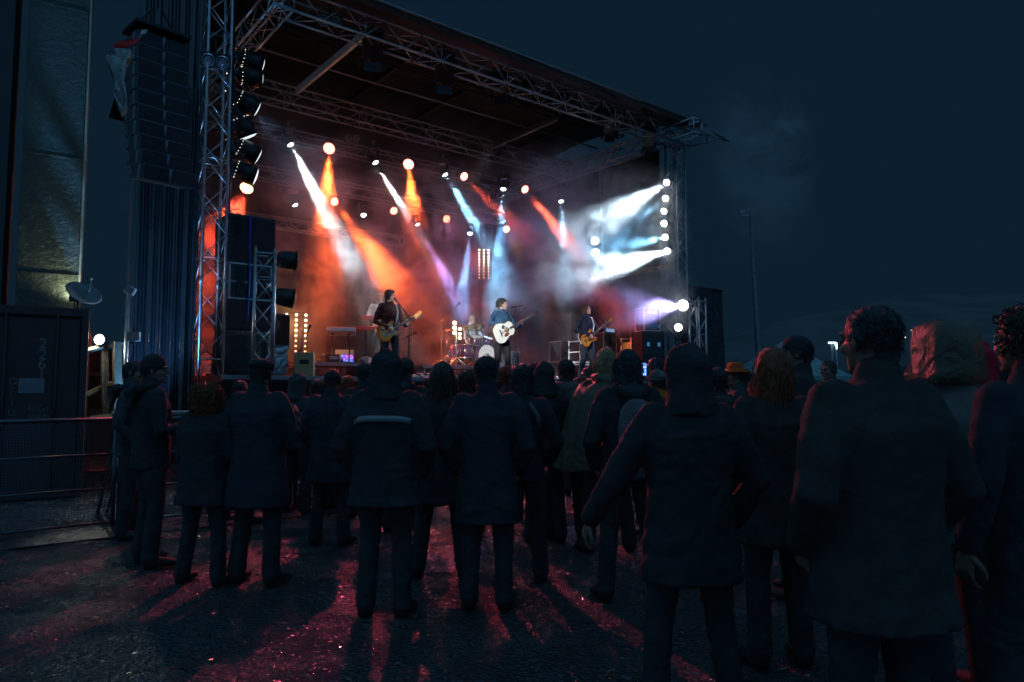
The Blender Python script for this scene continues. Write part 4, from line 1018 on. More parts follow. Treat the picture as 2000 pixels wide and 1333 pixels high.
# keyboard player behind his keyboards
p = dp(738, 3.0, RISER)
person(p.x, p.y, 1.76, FACE - .3, 'keyboard player in a white shirt bent over the red keyboards behind the guitarist', z0=RISER, lean=(0, .10), ax=[((.27, .12, 1.12), (.20, .38, 1.06), (0, 1, -.1), (0, 0, -1), .4), ((-.27, .12, 1.12), (-.20, .38, 1.06), (0, 1, -.1), (0, 0, -1), .4)],
       group=None, eyes=True, voxel=.014, base='musician', hair='short', haircol='grey', top=WSHIRT, bottom=DENIM, bulk=.97, coat=.84, head_tilt=(0, -.4), seed=5)
# ---------------------------------------------------------------- gear on the stage
def box_thing(name, label, cat, p, rz=0.0, group=None): return thing(name, label, cat, p, rz, group)
RZ = STROT
def riser(s0, s1, t0, t1, label):
    r = thing('riser', label, 'riser', st(s0, t0, DECK), STROT); w, d, h = s1 - s0, t1 - t0, RISER - DECK
    MB().box((w / 2, d / 2, h - .03), (w, d, .055)).build('top', mat('riser_top', (.03, .028, .028), .5, 0, .3, 4, .2), r, bevel=.004)
    MB().box((w / 2, -.012, h - .045), (w, .025, .085)).build('edge', M['alu_dull'], r, bevel=.004)
    for x in (.1, w / 3, w * 2 / 3, w - .1):
        for y in (.08, d - .08): MB().cyl((x, y, 0), (x, y, h - .06), .025).build('leg', M['alu_dull'], r, True)
s_of = lambda px, t: stof(att(px, 700, t))[0]
riser(s_of(607, 1.75), s_of(800, 1.75), 1.75, 3.9, 'low riser under the keyboards with a grey metal edge')
riser(s_of(826, 1.75), s_of(1050, 1.75), 1.75, 4.0, 'low riser under the drum kit with a grey metal edge')
FC = mat('case_panel', (.022, .022, .026), .4, 0, .2, 5, .15); FCV = mat('case_panel_violet_lit', (.05, .035, .06), .4, 0, .2, 5, .15)  # violet copy has the violet light on the case put into its colour
INK = mat('white_lettering', (.7, .7, .72), .5, 0, .1, 5, 0)
def flight_case(p, w, d, h, label, rz=RZ, panel=None, edge=None, front=None, group='flight cases', lid=.7, name='flight_case'):
    r = thing(name, label, 'case', p, rz, group); e = edge or M['alu']
    MB().box((0, 0, h / 2), (w, d, h)).build('panel', panel or FC, r)
    f = MB(); k = .03
    for x in (-1, 1):
        for y in (-1, 1): f.box((x * (w / 2 - k / 2 + .004), y * (d / 2 - k / 2 + .004), h / 2), (k, k, h + .008))
        for z in (0, h, h * lid): f.box((x * (w / 2 - k / 2 + .004), 0, z + (k / 2 - .004 if z == 0 else -k / 2 + .004)), (k, d - 2 * k, k)); 
    for y in (-1, 1):
        for z in (0, h, h * lid): f.box((0, y * (d / 2 - k / 2 + .004), z + (k / 2 - .004 if z == 0 else -k / 2 + .004)), (w - 2 * k, k, k))
    f.build('edge_trim', e, r)
    for x in (-1, 1):
        for y in (-1, 1):
            for z in (0, h): MB().ell((x * (w / 2 - .01), y * (d / 2 - .01), z + (.012 if z == 0 else -.012)), .030, 8, 6).build('corner', e, r, True)
    for x in (-.25, .25): MB().box((x * w, -d / 2 - .006, h * lid - .02), (.09, .012, .11)).build('latch', M['chrome'], r, bevel=.004)
    return r
def cabinet(p, w, d, h, label, rz=RZ, panel=None, grille=None, name='loudspeaker', slots=0, group=None, body=None):
    r = thing(name, label, 'loudspeaker' if name == 'loudspeaker' else 'amplifier', p, rz, group)
    MB().box((0, 0, h / 2), (w, d, h)).build('cabinet', body or M['black'], r, bevel=.015)
    g = MB().box((0, -d / 2 - .004, h / 2), (w * .90, .012, h * .88)); g.build('grille', grille or mat('speaker_grille', (.02, .02, .022), .6, .3, .3, 40, .8, 220), r, bevel=.004)
    for q in (-1, 1): MB().box((q * (w / 2 + .002), 0, h * .6), (.012, .16, .08)).build('handle', M['black_metal'], r, bevel=.006)
    for k in range(slots): MB().box((-.2 * w + k * .25 * w, -d / 2 - .014, h * .3), (.13 * w, .01, .06)).build('port', M['black'], r)
    return r
# loudspeaker stack on the left corner
def P(px, Y, z=DECK): q = at(px, 700, Y); q.z = z; return q
q = P(473, 12.65)
zt = lambda py, Y: at(473, py, Y).z
cov = thing('covered_box', 'box wrapped in a dark cloth cover at the bottom of the loudspeaker stack', 'covered box', q, RZ)
m_ = MB(); H_ = zt(650, 12.65) - DECK
rings = []
for z in [H_ * k / 10 for k in range(11)]:
    i0 = len(m_.v)
    for k in range(60):
        a = 2 * PI * k / 60; ca, sa = math.cos(a), math.sin(a); w = .43 + .03 * (1 - z / H_) + .018 * math.sin(k * 1.7 + z * 2) * (1 - z / H_); e_ = .25
        m_.v.append((w * math.copysign(abs(ca) ** e_, ca) * .95, w * math.copysign(abs(sa) ** e_, sa) * .85, z))
    rings.append(i0)
m_.skin(rings, 60); m_.build('cover', cloth('cover_cloth', (.05, .045, .042), .75, .6), cov, True)
z1 = DECK + H_ + .005; z2 = zt(590, 12.65); z3 = zt(521, 12.65); z4 = zt(430, 12.65)
cabinet((q.x, q.y, z1), .80, .70, z2 - z1 - .005, 'wide black loudspeaker under the silver edged rack case', body=mat('loudspeaker_paint_red', (.05, .01, .012), .5, 0, .2, 6, .1))
rk = flight_case((q.x, q.y, z2), .74, .70, z3 - z2 - .005, 'rack case with silver rims in the middle of the loudspeaker stack', lid=.5)
for x in (-.18, .02, .2): MB().box((x, -.36, (z3 - z2) / 2), (.13, .02, (z3 - z2) * .8)).build('rack_slot', M['black'], rk, bevel=.004)
tp = cabinet((q.x, q.y, z3), .82, .74, z4 - z3, 'large black loudspeaker on top of the stack at the left')
lb = MB()
for k in range(9): lb.ell((.415, .30 - .0 * k, .10 + k * (z4 - z3 - .2) / 8), .014, 8, 6)
for k in range(2): lb.ell((.1 + k * .16, .2, z4 - z3 + .01), .014, 8, 6)
lb.build('pilot_lights', emit('pilot', (1, .93, .8), 5), tp, True)
MB().tube([(-.04, -.385, (z4 - z3)), (-.05, -.40, .3), (-.04, -.40, -.3), (-.06, -.40, -1.0)], .014).build('cable', mat('blue_cable', (.01, .06, .5), .5), tp, True)
c2 = cabinet(P(537, 13.3, DECK + .55), .34, .4, .62, 'narrow upright loudspeaker with a pale edge right of the truss column', rz=RZ + .3, body=M['grey'])
fl = thing('foil_cover', 'crumpled silver plastic cover hanging under the narrow loudspeaker', 'cover', P(537, 13.2, DECK + .02), RZ)
m_ = MB().box((0, 0, .27), (.36, .38, .52)); o_ = remesh(m_, .025, 1, .5, .05, 3, 5); o_.build('plastic', mat('silver_plastic', (.45, .47, .5), .22, .4, .2, 6, .6, 9), fl, False)
sa_ = ['upper of the two black lamps on the truss column', 'lower of the two black lamps on the truss column']
for (x, y), lbl in zip(((556, 507), (550, 581)), sa_):
    pp = at(x, y, 11.5); par_can(pp + Vector((.13, .16, 0)), Vector((.93, .45, -.06 if y < 550 else -.12)).normalized(), lbl, M['lens'], 'black lamps on the truss column', L=.44, R0=.155, bar=at(528, y, 11.4))
# tan combo amplifier, with its microphone
a1 = cabinet(P(595, 13.1), .46, .34, .44, 'tan combo amplifier with two square ports near the stage edge', rz=RZ + 1.15, name='amplifier', body=mat('tan_tolex', (.42, .27, .13), .6, 0, .12, 20, .3, 120), grille=mat('brown_grille', (.16, .10, .06), .7, 0, .3, 50, .5, 200))
for x in (-.12, .02): MB().box((x, -.186, .13), (.09, .014, .07)).build('port', M['black'], a1, bevel=.003)
def mic(p, d, label, wind=True, cable=None):
    d = Vector(d).normalized(); r = thing('microphone', label, 'microphone', p); m = aim_m(Vector(), d)
    MB().lathe([(.010, -.17), (.012, -.16), (.018, -.03), (.020, -.02)], 14, m).build('handle', M['black'], r, True); MB().ell((0, 0, 0) , (.027, .027, .030), 14, 10).build('grille', M['grey'] if not wind else M['black_metal'], r, True)
    return r
def mic_stand(px, t, ztop, boom, label, legs=3, round_base=False, mlabel=None, z0=DECK, color=None, cable=True, lean=0.0):
    """boom: pixel-plane point the microphone sits at"""
    b = dp(px, t, z0); r = thing('microphone_stand', label, 'microphone stand', b, 0, 'microphone stands'); c = color or M['black_metal']; h = ztop - z0
    MB().cyl((0, 0, .03), (0, 0, h * .6), .013).cyl((0, 0, h * .6), (0, 0, h), .009).cyl((0, 0, h * .58), (0, 0, h * .63), .018).build('pole', c, r, True)
    if round_base: MB().lathe([(.01, 0), (.13, 0), (.13, .012), (.03, .025), (.01, .03)], 24).build('base', c, r, True)
    else:
        for k in range(3): a = .6 + k * 2.094; MB().limb([(0, 0, .20), (.30 * math.cos(a), .30 * math.sin(a), .015)], [.010, .010], 6).build('leg', c, r, True)
    e = Vector(boom) - b; top = Vector((0, 0, h)); d = (e - top).normalized(); tail = top - d * .16
    MB().cyl(tail, e - d * .14, .008).cyl(top - d * .03, top + d * .03, .018).build('boom', c, r, True)
    if cable:
        pts = [e - d * .16, e - d * .3 + Vector((.03, 0, -.06)), top + Vector((.04, 0, -.2)), Vector((.03, .02, h * .5)), Vector((.04, 0, .25)), Vector((.2, .1, .01)), Vector((.6, .25, .008))]; MB().tube(pts, .004, 5).build('cable', M['rubber'], r, True)
    if mlabel: mic(b + e, d, mlabel)
    return r
mic_stand(799, -.1, at(799, 622, 14.6).z, att(771, 584, .0), 'black microphone stand before the left guitarist, boom reaching up left', mlabel='microphone at the mouth of the left guitarist')
mic_stand(1007, -.15, at(1007, 603, 16.3).z, att(1000, 601, -.1), 'straight round base microphone stand before the singer', round_base=True, mlabel='microphone at the mouth of the singer')
mic_stand(1181, -.3, at(1181, 627, 17.4).z, att(1157, 600, -.15), 'microphone stand before the bass player with its boom reaching up left', mlabel='microphone at the mouth of the bass player')
mic_stand(862, 2.6, at(862, 622, 17.3).z, att(897, 593, 3.0), 'tall overhead boom stand left of the drum kit', mlabel='slim overhead microphone above the cymbals', z0=RISER, color=M['alu_dull'])
mic_stand(942, 4.0, at(942, 618, 19.0).z, att(941, 605, 3.9), 'short overhead stand behind the drummer', mlabel='slim microphone behind the drummer', z0=RISER)
mic_stand(592, .9, at(599, 665, 13.5).z, att(606, 637, 1.0), 'silver boom stand beside the tan amplifier', mlabel='microphone over the tan amplifier pointing up right', color=M['alu'])
mic_stand(797.5, .6, at(799, 653, 14.6).z, att(812, 650, .5), 'short second stand behind the guitarist stand with a red clip', mlabel='low microphone on the short second stand')
# drum kit
dk = thing('drum_kit', 'dark drum kit with a pale round front head on the right riser', 'drum kit', dp(942, 2.55, RISER), FACE)
DS = mat('drum_shell', (.05, .015, .06), .2, 0, .2, 3, 0, spec=.8); SKN = mat('drum_skin', (.72, .70, .66), .5, 0, .06, 6, .05)
def drum(name, c, r_, h, ax, skinmat=SKN):
    m = aim_m(Vector(c), Vector(ax)); s = MB().lathe([(r_, -h / 2), (r_, h / 2), (r_ * .97, h / 2), (r_ * .97, -h / 2), (r_, -h / 2)], 32, m).build(name, DS, dk, True)
    MB().lathe([(.001, 0), (r_ * .97, 0), (r_ * .97, -.004), (.001, -.004)], 32, m @ Matrix.Translation((0, 0, h / 2 + .004))).build('skin', skinmat, s)
    rg = MB()
    for z in (-1, 1): rg.lathe([(r_ * 1.0, z * h / 2 - .012), (r_ * 1.035, z * h / 2 - .012), (r_ * 1.035, z * h / 2 + .012), (r_ * 1.0, z * h / 2 + .012), (r_ * 1.0, z * h / 2 - .012)], 32, m)
    rg.build('hoop', M['chrome'] if name != 'bass_drum' else DS, s, True)
    for k in range(8): a = k * PI / 4 + .3; MB().box((0, 0, 0), (.02, .02, h * .35)).build('lug', M['chrome'], s).matrix_basis = m @ Matrix.Translation((r_ * 1.02 * math.cos(a), r_ * 1.02 * math.sin(a), 0)) @ Matrix.Rotation(a, 4, 'Z')
    return s
bdm = drum('bass_drum', (0, .0, .30), .285, .42, (0, 1, 0))
drum('tom', (.20, -.02, .70), .155, .20, (.1, .35, 1)); drum('tom', (-.17, -.02, .70), .14, .18, (-.1, .35, 1)); drum('floor_tom', (.55, -.35, .36), .21, .42, (0, 0, 1)); drum('snare', (-.32, -.40, .56), .18, .14, (0, .1, 1)); drum('side_drum', (.52, -.02, .40), .20, .34, (0, 0, 1))
def cymbal(c, r_, tilt, name='cymbal', stand=True, two=False):
    m = Matrix.Translation(c) @ Matrix.Rotation(tilt[0], 4, 'X') @ Matrix.Rotation(tilt[1], 4, 'Y')
    s = MB().lathe([(.008, .035), (.03, .028), (.045, .010), (r_, -.012), (r_, -.015), (.045, .006), (.008, .03)], 36, m).build(name, M['gold'], dk, True)
    if two: MB().lathe([(.008, -.055), (.045, -.035), (r_, -.018), (r_, -.021), (.008, -.06)], 36, m).build('lower_cymbal', M['gold'], s, True)
    if stand:
        g = MB().cyl((c[0], c[1], .2), (c[0], c[1], c[2] + .06), .010)
        for k in range(3): a = .4 + k * 2.094; g.limb([(c[0], c[1], .30), (c[0] + .26 * math.cos(a), c[1] + .26 * math.sin(a), .015)], [.009, .009], 6)
        g.build('cymbal_stand', M['chrome'], s, True)
cymbal((.42, -.15, 1.02), .25, (.30, .05)); cymbal((.05, -.25, 1.07), .26, (.34, -.1)); cymbal((.98, -.2, .93), .25, (.15, .25)); cymbal((-.62, -.3, .95), .22, (.2, -.2)); cymbal((.78, -.12, .78), .18, (.05, .02), 'hi_hat', two=True)
pd = MB().tube([(.32, .42, .25), (.18, .40, .33), (.05, .30, .32)], .008).ell((.05, .30, .32), (.03, .045, .03)); pd.build('drum_microphone', M['black'], dk, True)
MB().limb([(-.36, .52, .02), (-.30, .40, .35), (-.1, .36, .28)], [.007] * 3, 6).build('microphone_arm', M['alu_dull'], dk, True)
# lamp cluster by the kit
lc = thing('lamp_cluster', 'small stand with six bright warm bulbs in front of the drums', 'lamp', dp(891, 1.95, RISER)); x_ = U
for i, (a, b) in enumerate([(-.09, .62), (-.09, .74), (-.09, .86), (.07, .60), (.07, .72), (.07, .50)]): MB().ell(x_ * a + Z * (b + .18) - V * .05, .042 if i < 3 else .034, 12, 8).build('bulb', E_WARM, lc, True)
MB().cyl((0, 0, .0), (0, 0, 1.06), .014).build('pole', M['alu'], lc, True)
for k in range(3): a = k * 2.094; MB().limb([(0, 0, .2), (.25 * math.cos(a), .25 * math.sin(a), .015)], [.009, .009], 6).build('leg', M['alu'], lc, True)
bl = bpy.data.lights.new('cluster_light', 'POINT'); bl.energy = 25; bl.color = AMBER; bl.shadow_soft_size = .1; bo = bpy.data.objects.new('cluster_light', bl); bo.location = dp(889, 1.8, RISER + .95); col.objects.link(bo)
# keyboards
def keyboard(px, t, z, L, label, rz, body, tilt=0.0, stand=True, name='keyboard', z0=RISER):
    p = dp(px, t, z0); r = thing(name, label, 'keyboard', p, rz, 'keyboards'); h = z - z0
    MB().box((0, 0, h), (L, .32, .10), rx=tilt).build('body', body, r, bevel=.012)
    MB().box((0, -.10, h + .054), (L * .9, .13, .012), rx=tilt).build('keys', M['white'], r)
    bk_ = MB()
    for k in range(int(L / .033)): 
        if k % 7 not in (2, 6): bk_.box((-L * .44 + k * .033, -.07, h + .066), (.012, .08, .012))
    bk_.build('black_keys', M['black'], r)
    if stand:
        for q in (-1, 1):
            a = MB(); a.limb([(q * L * .3, -.25, .02), (q * L * .3 - q * .02, .25, h - .06)], [.016, .016], 8); a.limb([(q * L * .3, .25, .02), (q * L * .3 - q * .02, -.25, h - .06)], [.016, .016], 8); a.cyl((q * L * .3, -.26, h - .07), (q * L * .3, .26, h - .07), .014); a.build('stand_leg', M['black_metal'], r, True)
    return r
keyboard(742, 2.35, at(715, 637, 15.9).z, 1.15, 'red keyboard, lower of the two tiers behind the guitarist', RZ + PI - .55, M['red'])
keyboard(748, 2.45, at(715, 614, 15.9).z, 1.0, 'red keyboard, upper of the two tiers behind the guitarist', RZ + PI - .55, M['red'])
kx = keyboard(666, 2.1, at(664, 641, 14.9).z, .62, 'short white keyboard tilted on a black crossed stand', RZ + PI - .5, M['white'], .25)
# laptop, boxes, small things on the keyboard riser
lp = thing('laptop', 'open laptop with a bright blue and red screen on the keyboard riser', 'laptop', dp(682, 1.85, RISER), RZ - .1)
MB().box((0, 0, .01), (.30, .2, .016)).build('base', M['grey'], lp, bevel=.003)
def screen_mat():
    m, nt, b = _nt('laptop_screen'); tc = nt.nodes.new('ShaderNodeTexCoord'); v = nt.nodes.new('ShaderNodeTexVoronoi'); v.inputs['Scale'].default_value = 7; v.distance = 'CHEBYCHEV'
    cr = nt.nodes.new('ShaderNodeValToRGB'); cr.color_ramp.interpolation = 'CONSTANT'; e = cr.color_ramp.elements; e[0].color = (.02, .12, .9, 1); e[1].position = .72; e[1].color = (.9, .08, .25, 1); q = e.new(.45); q.color = (.10, .3, 1, 1); q = e.new(.6); q.color = (.05, .04, .3, 1)
    s = nt.nodes.new('ShaderNodeSeparateColor'); nt.links.new(tc.outputs['Generated'], v.inputs['Vector']); nt.links.new(v.outputs['Color'], s.inputs[0]); nt.links.new(s.outputs[0], cr.inputs['Fac']); nt.links.new(cr.outputs['Color'], b.inputs['Emission Color']); b.inputs['Emission Strength'].default_value = 1.6; b.inputs['Base Color'].default_value = (.02, .02, .02, 1); return m
MB().box((0, .12, .10), (.30, .008, .19), rx=-.2).build('lid', M['grey'], lp, bevel=.003); MB().box((0, .114, .10), (.27, .004, .165), rx=-.2).build('screen', screen_mat(), lp)
rb = cabinet(dp(645, 1.9, RISER), .32, .26, .17, 'small black rack unit with two white strips left of the laptop', name='amplifier')
for z in (.11, .075): MB().box((.02, -.142, z), (.2, .006, .018)).build('label_strip', M['white'], rb)
pn = thing('panel_case', 'pale upright board behind the crossed keyboard stand', 'case', dp(673, 2.9, RISER), RZ - .5); MB().box((0, 0, .17), (.42, .10, .34)).build('board', M['cream'], pn, bevel=.01); MB().box((0, -.055, .05), (.3, .02, .06)).build('shelf', M['black'], pn)
for i, (x, t, c_, s_, lb_) in enumerate([(655, 1.95, 'cream', .10, 'small cream box with cables left of the crossed stand'), (705, 1.95, 'black', .08, 'small black pedal right of the laptop'), (716, 2.0, 'cream', .14, 'pale bag lying on the riser right of the laptop'), (668, 1.86, 'red', .05, 'tiny red box beside the laptop')]):
    g = thing('effects_box', lb_, 'box', dp(x, t, RISER), RZ + i * .4); MB().box((0, 0, s_ * .5), (s_ * 1.8, s_ * 1.2, s_)).build('case', M[c_], g, bevel=.012); MB().cyl((0, 0, s_), (0, 0, s_ + .02), .015).build('knob', M['chrome'], g, True)
rn = random.Random(5)
for i in range(7):
    s0 = s_of(630 + i * 60, 0); m_ = MB(); x, y = s0, rn.uniform(-.2, .8); pts = []
    for k in range(14): pts.append(st(x, y, DECK + .012)); x += rn.uniform(-.12, .22); y += rn.uniform(-.12, .12); y = max(-.4, min(1.4, y))
    c = thing('floor_cable', ['black cable curling near the tan amplifier', 'black cable on the deck before the keyboards', 'cable loop at the feet of the left guitarist', 'black cable between the two risers', 'cable on the deck before the drums', 'cable at the feet of the singer', 'cable running towards the bass player'][i], 'cable', pts[0], 0, 'cables on the deck'); m_.tube(pts, .008, 6).build('cable', M['rubber'], c, True, world=True)
for px, t, lbl in ((826, .25, 'white pedal board at the feet of the left guitarist'), (1092, .9, 'dark pedal tray on the deck left of the bass player')):
    g = thing('pedal_board', lbl, 'pedal board', dp(px, t), RZ); MB().box((0, 0, .04), (.38, .2, .06), rx=.15).build('tray', M['white'] if px < 900 else M['grey'], g, bevel=.008)
    for k in range(4): MB().box((-.13 + k * .087, 0, .085), (.06, .11, .04), rx=.15).build('pedal', [M['red'], M['cream'], M['black'], M['gold']][k], g, bevel=.006)
# case beside the singer and cases on the right
hc1 = flight_case(dp(1000, 1.45), .26, .3, .72, 'narrow upright case with vertical white lettering behind the singer', rz=RZ, lid=.93)
text('HYPER', .15, INK, hc1, (0, -.162, .36), (R(90), R(90), 0))
zz = lambda px, py, t: att(px, py, t).z
fz = [flight_case(dp(1098, 2.3), .55, .5, zz(1098, 668, 2.3) - DECK, 'tall dark case with pale rims left of the bass player', lid=.5),
      flight_case(dp(1134, 1.6), .50, .5, zz(1134, 665, 1.6) - DECK - .62, 'dark case with pale rims directly behind the bass player', lid=.9, edge=M['white'])]
flight_case(dp(1134, 1.6, zz(1134, 665, 1.6) - .615), .46, .46, .58, 'upper small case stacked behind the bass player', lid=.5, edge=M['white'])
bc = cabinet(dp(1181, 1.2), .50, .42, zz(1181, 652, 1.2) - DECK, 'bass cabinet with pale metal corners right of the bass player', name='amplifier')
for x in (-1, 1): MB().box((x * .25, -.21, (zz(1181, 652, 1.2) - DECK) / 2), (.02, .02, zz(1181, 652, 1.2) - DECK + .01)).build('corner_strip', M['alu'], bc)
MB().box((-.15, -.222, .9), (.09, .008, .13)).build('badge', M['white'], bc)
ah = cabinet(dp(1184, 1.2, zz(1181, 652, 1.2) + .002), .42, .30, .16, 'small amplifier head with a glowing pale front on the bass cabinet', name='amplifier', body=M['grey']); MB().box((0, -.165, .08), (.34, .006, .09)).build('front_panel', emit('amp_display', (.3, .6, 1), .5), ah)
cabinet(dp(1208, 1.5), .42, .5, zz(1208, 645, 1.5) - DECK, 'black rounded loudspeaker just right of the bass cabinet')
orr = thing('orange_rack', 'orange lit amplifier in an open frame at the right rear', 'amplifier', dp(1233, .8), RZ); hz = zz(1233, 690, .8) - DECK
OR_ = mat('orange_lit_panel', (.65, .20, .05), .45, 0, .2, 8, .3)  # orange stage light on the amplifier is put into this colour
MB().box((0, 0, hz / 2), (.42, .4, hz)).build('cabinet', OR_, orr, bevel=.01); MB().box((0, 0, hz + .19), (.36, .3, .2)).build('amp', OR_, orr, bevel=.01)
e = MB(); 
for x in (-1, 1):
    for y in (-1, 1): e.box((x * .20, y * .18, hz + .2), (.03, .03, .40))
e.box((0, -.18, hz + .40), (.44, .03, .03)).box((0, .18, hz + .40), (.44, .03, .03)); e.build('frame', mat('orange_frame', (.7, .35, .2), .4), orr)
MB().prism([(-.2, 0), (.2, 0), (0, -.3)], -.215, -.205, Matrix.Translation((0, 0, hz - .02))).build('flap', M['black'], orr)
# stacked cases on the right with the lettered one on top
cz0 = zz(1263, 649, .25); base_h = (cz0 - DECK) / 2 - .002; cp = dp(1266, .25)
wl = .50
flight_case((cp.x, cp.y, DECK), .66, .6, base_h, 'dark case at the bottom of the right rear stack', rz=RZ - .35, lid=.5, edge=M['black_metal'])
flight_case((cp.x, cp.y, DECK + base_h + .002), .64, .6, base_h, 'dark case in the middle of the right rear stack', rz=RZ - .35, lid=.5, edge=M['black_metal'])
lc_ = flight_case((cp.x, cp.y, cz0 + .004), wl, .5, zz(1263, 603, .25) - cz0, 'violet lit case with bright rims and white lettering on top of the right rear stack', rz=RZ - .35, panel=FCV, edge=M['white'], lid=1.0)
hh = zz(1263, 603, .25) - cz0
text('HYPER', .10, INK, lc_, (0, -.256, hh * .78), (R(90), 0, 0)); text('116', .09, INK, lc_, (0, -.256, hh * .54), (R(90), 0, 0))
MB().box((.04, -.256, hh * .24), (.2, .012, .20)).build('sticker', mat('blue_sticker', (.12, .35, .7), .5), lc_); MB().box((.21, -.256, hh * .22), (.08, .012, .10)).build('sticker', M['white'], lc_)
# right wing: lit timber-coloured beam, thin poles
w0, w1 = ats(1153, 548, 12.2), ats(1310, 519, 12.2)
bmr = thing('cross_beam', 'orange lit horizontal beam at the right wing under the white lamps', 'beam', w0); dd = w1 - w0
m_ = MB(); x, y, d_ = basis(dd); 
m_.cyl((0, 0, 0), dd, .085, n=4); m_.build('beam', mat('pale_timber', (.5, .36, .25), .6, 0, .2, 10, .2), bmr)
for f in (.2, .3, .85): MB().cyl(dd * f + Z * .09, dd * f - Z * .09, .1, n=4).build('strap', M['black_metal'], bmr)
for i, (x0, y0, x1, y1, sd) in enumerate([(1140, 380, 1141, 600, 5.0), (1171, 325, 1177, 500, 2.6)]):
    a, b = att(x0, y0, sd), att(x1, y1, sd); MB_ = thing('hanging_pole', ['thin pale pole hanging above the bass player', 'thin pale pole under the right side truss'][i], 'pole', a); MB().cyl((0, 0, 0), b - a, .022, n=8).build('pole', M['alu'], MB_, True)
for (x0, y0, x1, y1, t_) in [(1115, 350, 1150, 480, 4.1), (1040, 350, 1040, 520, 7.3)]:
    a, b = att(x0, y0, t_), att(x1, y1, t_); r = thing('steel_wire', 'thin slack wire hanging from the right end of the middle truss' if x0 > 1100 else 'thin wire hanging behind the singer from the rear truss', 'wire', a); MB().tube([(0, 0, 0), (b - a) * .5 + U * .03, b - a], .005, 5).build('wire', M['alu_dull'], r, True)
# line array
la0 = at(306, 84, 10.7); la1 = at(285, 372, 10.7); N_ = 10
arr = thing('line_array', 'long hanging column of black loudspeaker boxes left of the stage', 'loudspeaker array', (la0.x, la0.y, la0.z), R(47)); Hh = la0.z - la1.z; step = Hh / N_
gr_ = mat('array_grille', (.03, .03, .034), .5, .3, .3, 30, .6, 150); cab_ = mat('array_paint', (.06, .06, .065), .45, 0, .25, 8, .2)
y = 0; z = 0; tilt = 0
for k in range(N_):
    tilt = R(1.5 + k * k * .13); z_m = z - step * .5 * math.cos(tilt)
    lr = Matrix.Translation((-.02 * k * 0, -y, z_m)) @ Matrix.Rotation(tilt, 4, 'X')
    h = step * .96; w = .74
    body_ = MB().prism([(-w / 2, -h / 2), (w / 2, -h / 2), (w / 2, h / 2), (-w / 2, h / 2)], -.28, .28); o = body_.build('cabinet', cab_, arr, bevel=.01); o.matrix_basis = lr
    g = MB().prism([(-w * .48, -h * .44), (w * .48, -h * .44), (w * .48, h * .44), (-w * .48, h * .44)], -.292, -.282).build('grille', gr_, o)
    MB().cyl((.0, -.285, -h * .47), (.0, -.285, h * .47), .022, n=8).build('centre_bar', mat('bar_grey', (.16, .16, .22), .4, .2), o, True)
    MB().box((0, -.296, -h * .475), (w, .012, .010)).build('lip', mat('lip_grey', (.13, .14, .18), .4, .3), o)
    for q in (-1, 1):
        MB().box((q * (w / 2 + .008), -.15, 0), (.014, .10, h * .9)).build('rigging_plate', M['alu_dull'], o, bevel=.003); MB().box((q * (w / 2 + .008), .18, 0), (.014, .08, h * .5)).build('handle_plate', M['alu_dull'], o, bevel=.003)
    z -= step * math.cos(tilt); y += step * math.sin(tilt) * 2.6
MB().box((0, 0, .12), (.8, .62, .05)).cyl((-.36, 0, .1), (-.05, 0, .55), .015).cyl((.36, 0, .1), (.05, 0, .55), .015).build('flying_frame', M['black_metal'], arr)
ch = MB().cyl((0, 0, .55), (0, 0, 4), .012); ch.build('chain', M['black_metal'], arr, True)
# torn cover flapping from its top
tc = thing('torn_cover', 'torn red and grey rain cover flapping from the top left of the loudspeaker array', 'cover', at(300, 66, 10.7)); pr = [(283, 60), (262, 72), (245, 84), (226, 92), (210, 106), (213, 140), (222, 170), (232, 200), (236, 228), (245, 222), (250, 190), (255, 150), (262, 110), (272, 85), (292, 68)]
def patch(px_list, Y0, name, m, amp=.12):
    c = Vector((sum(p[0] for p in px_list) / len(px_list), sum(p[1] for p in px_list) / len(px_list))); vs = []; fs = []; n = len(px_list); R_ = 6
    for sd in (0, 1):
        for k in range(R_ + 1):
            for i, p in enumerate(px_list):
                f = k / R_; x = c.x + (p[0] - c.x) * f; y_ = c.y + (p[1] - c.y) * f; q = at(x, y_, Y0); q.y += amp * math.sin(x * .13 + y_ * .07) + amp * .5 * math.sin(y_ * .19) + sd * .012; vs.append(q)
    m_ = MB(); 
    for sd in (0, 1):
        for k in range(R_):
            for i in range(n): a = sd * (R_ + 1) * n + k * n + i; b = sd * (R_ + 1) * n + k * n + (i + 1) % n; fs.append((a, b, b + n, a + n))
    for i in range(n): a = R_ * n + i; b = R_ * n + (i + 1) % n; fs.append((a, b, b + (R_ + 1) * n, a + (R_ + 1) * n))
    m_.add(vs, fs); m_.build(name, m, tc, True, world=True)
patch([(210, 106), (228, 100), (250, 92), (252, 120), (249, 160), (244, 190), (240, 226), (235, 228), (231, 195), (220, 165), (213, 140)], 9.7, 'grey_sheet', cloth('grey_tarp', (.50, .54, .50), .5, .8))
patch([(213, 104), (232, 86), (262, 71), (270, 72), (262, 84), (248, 91), (228, 99)], 9.72, 'red_sheet', cloth('red_tarp', (.85, .04, .04), .5, .6), .05)
patch([(266, 74), (276, 58), (292, 62), (284, 68), (273, 66)], 9.8, 'top_strip', cloth('grey_tarp_strip', (.6, .6, .55), .5, .6), .04)
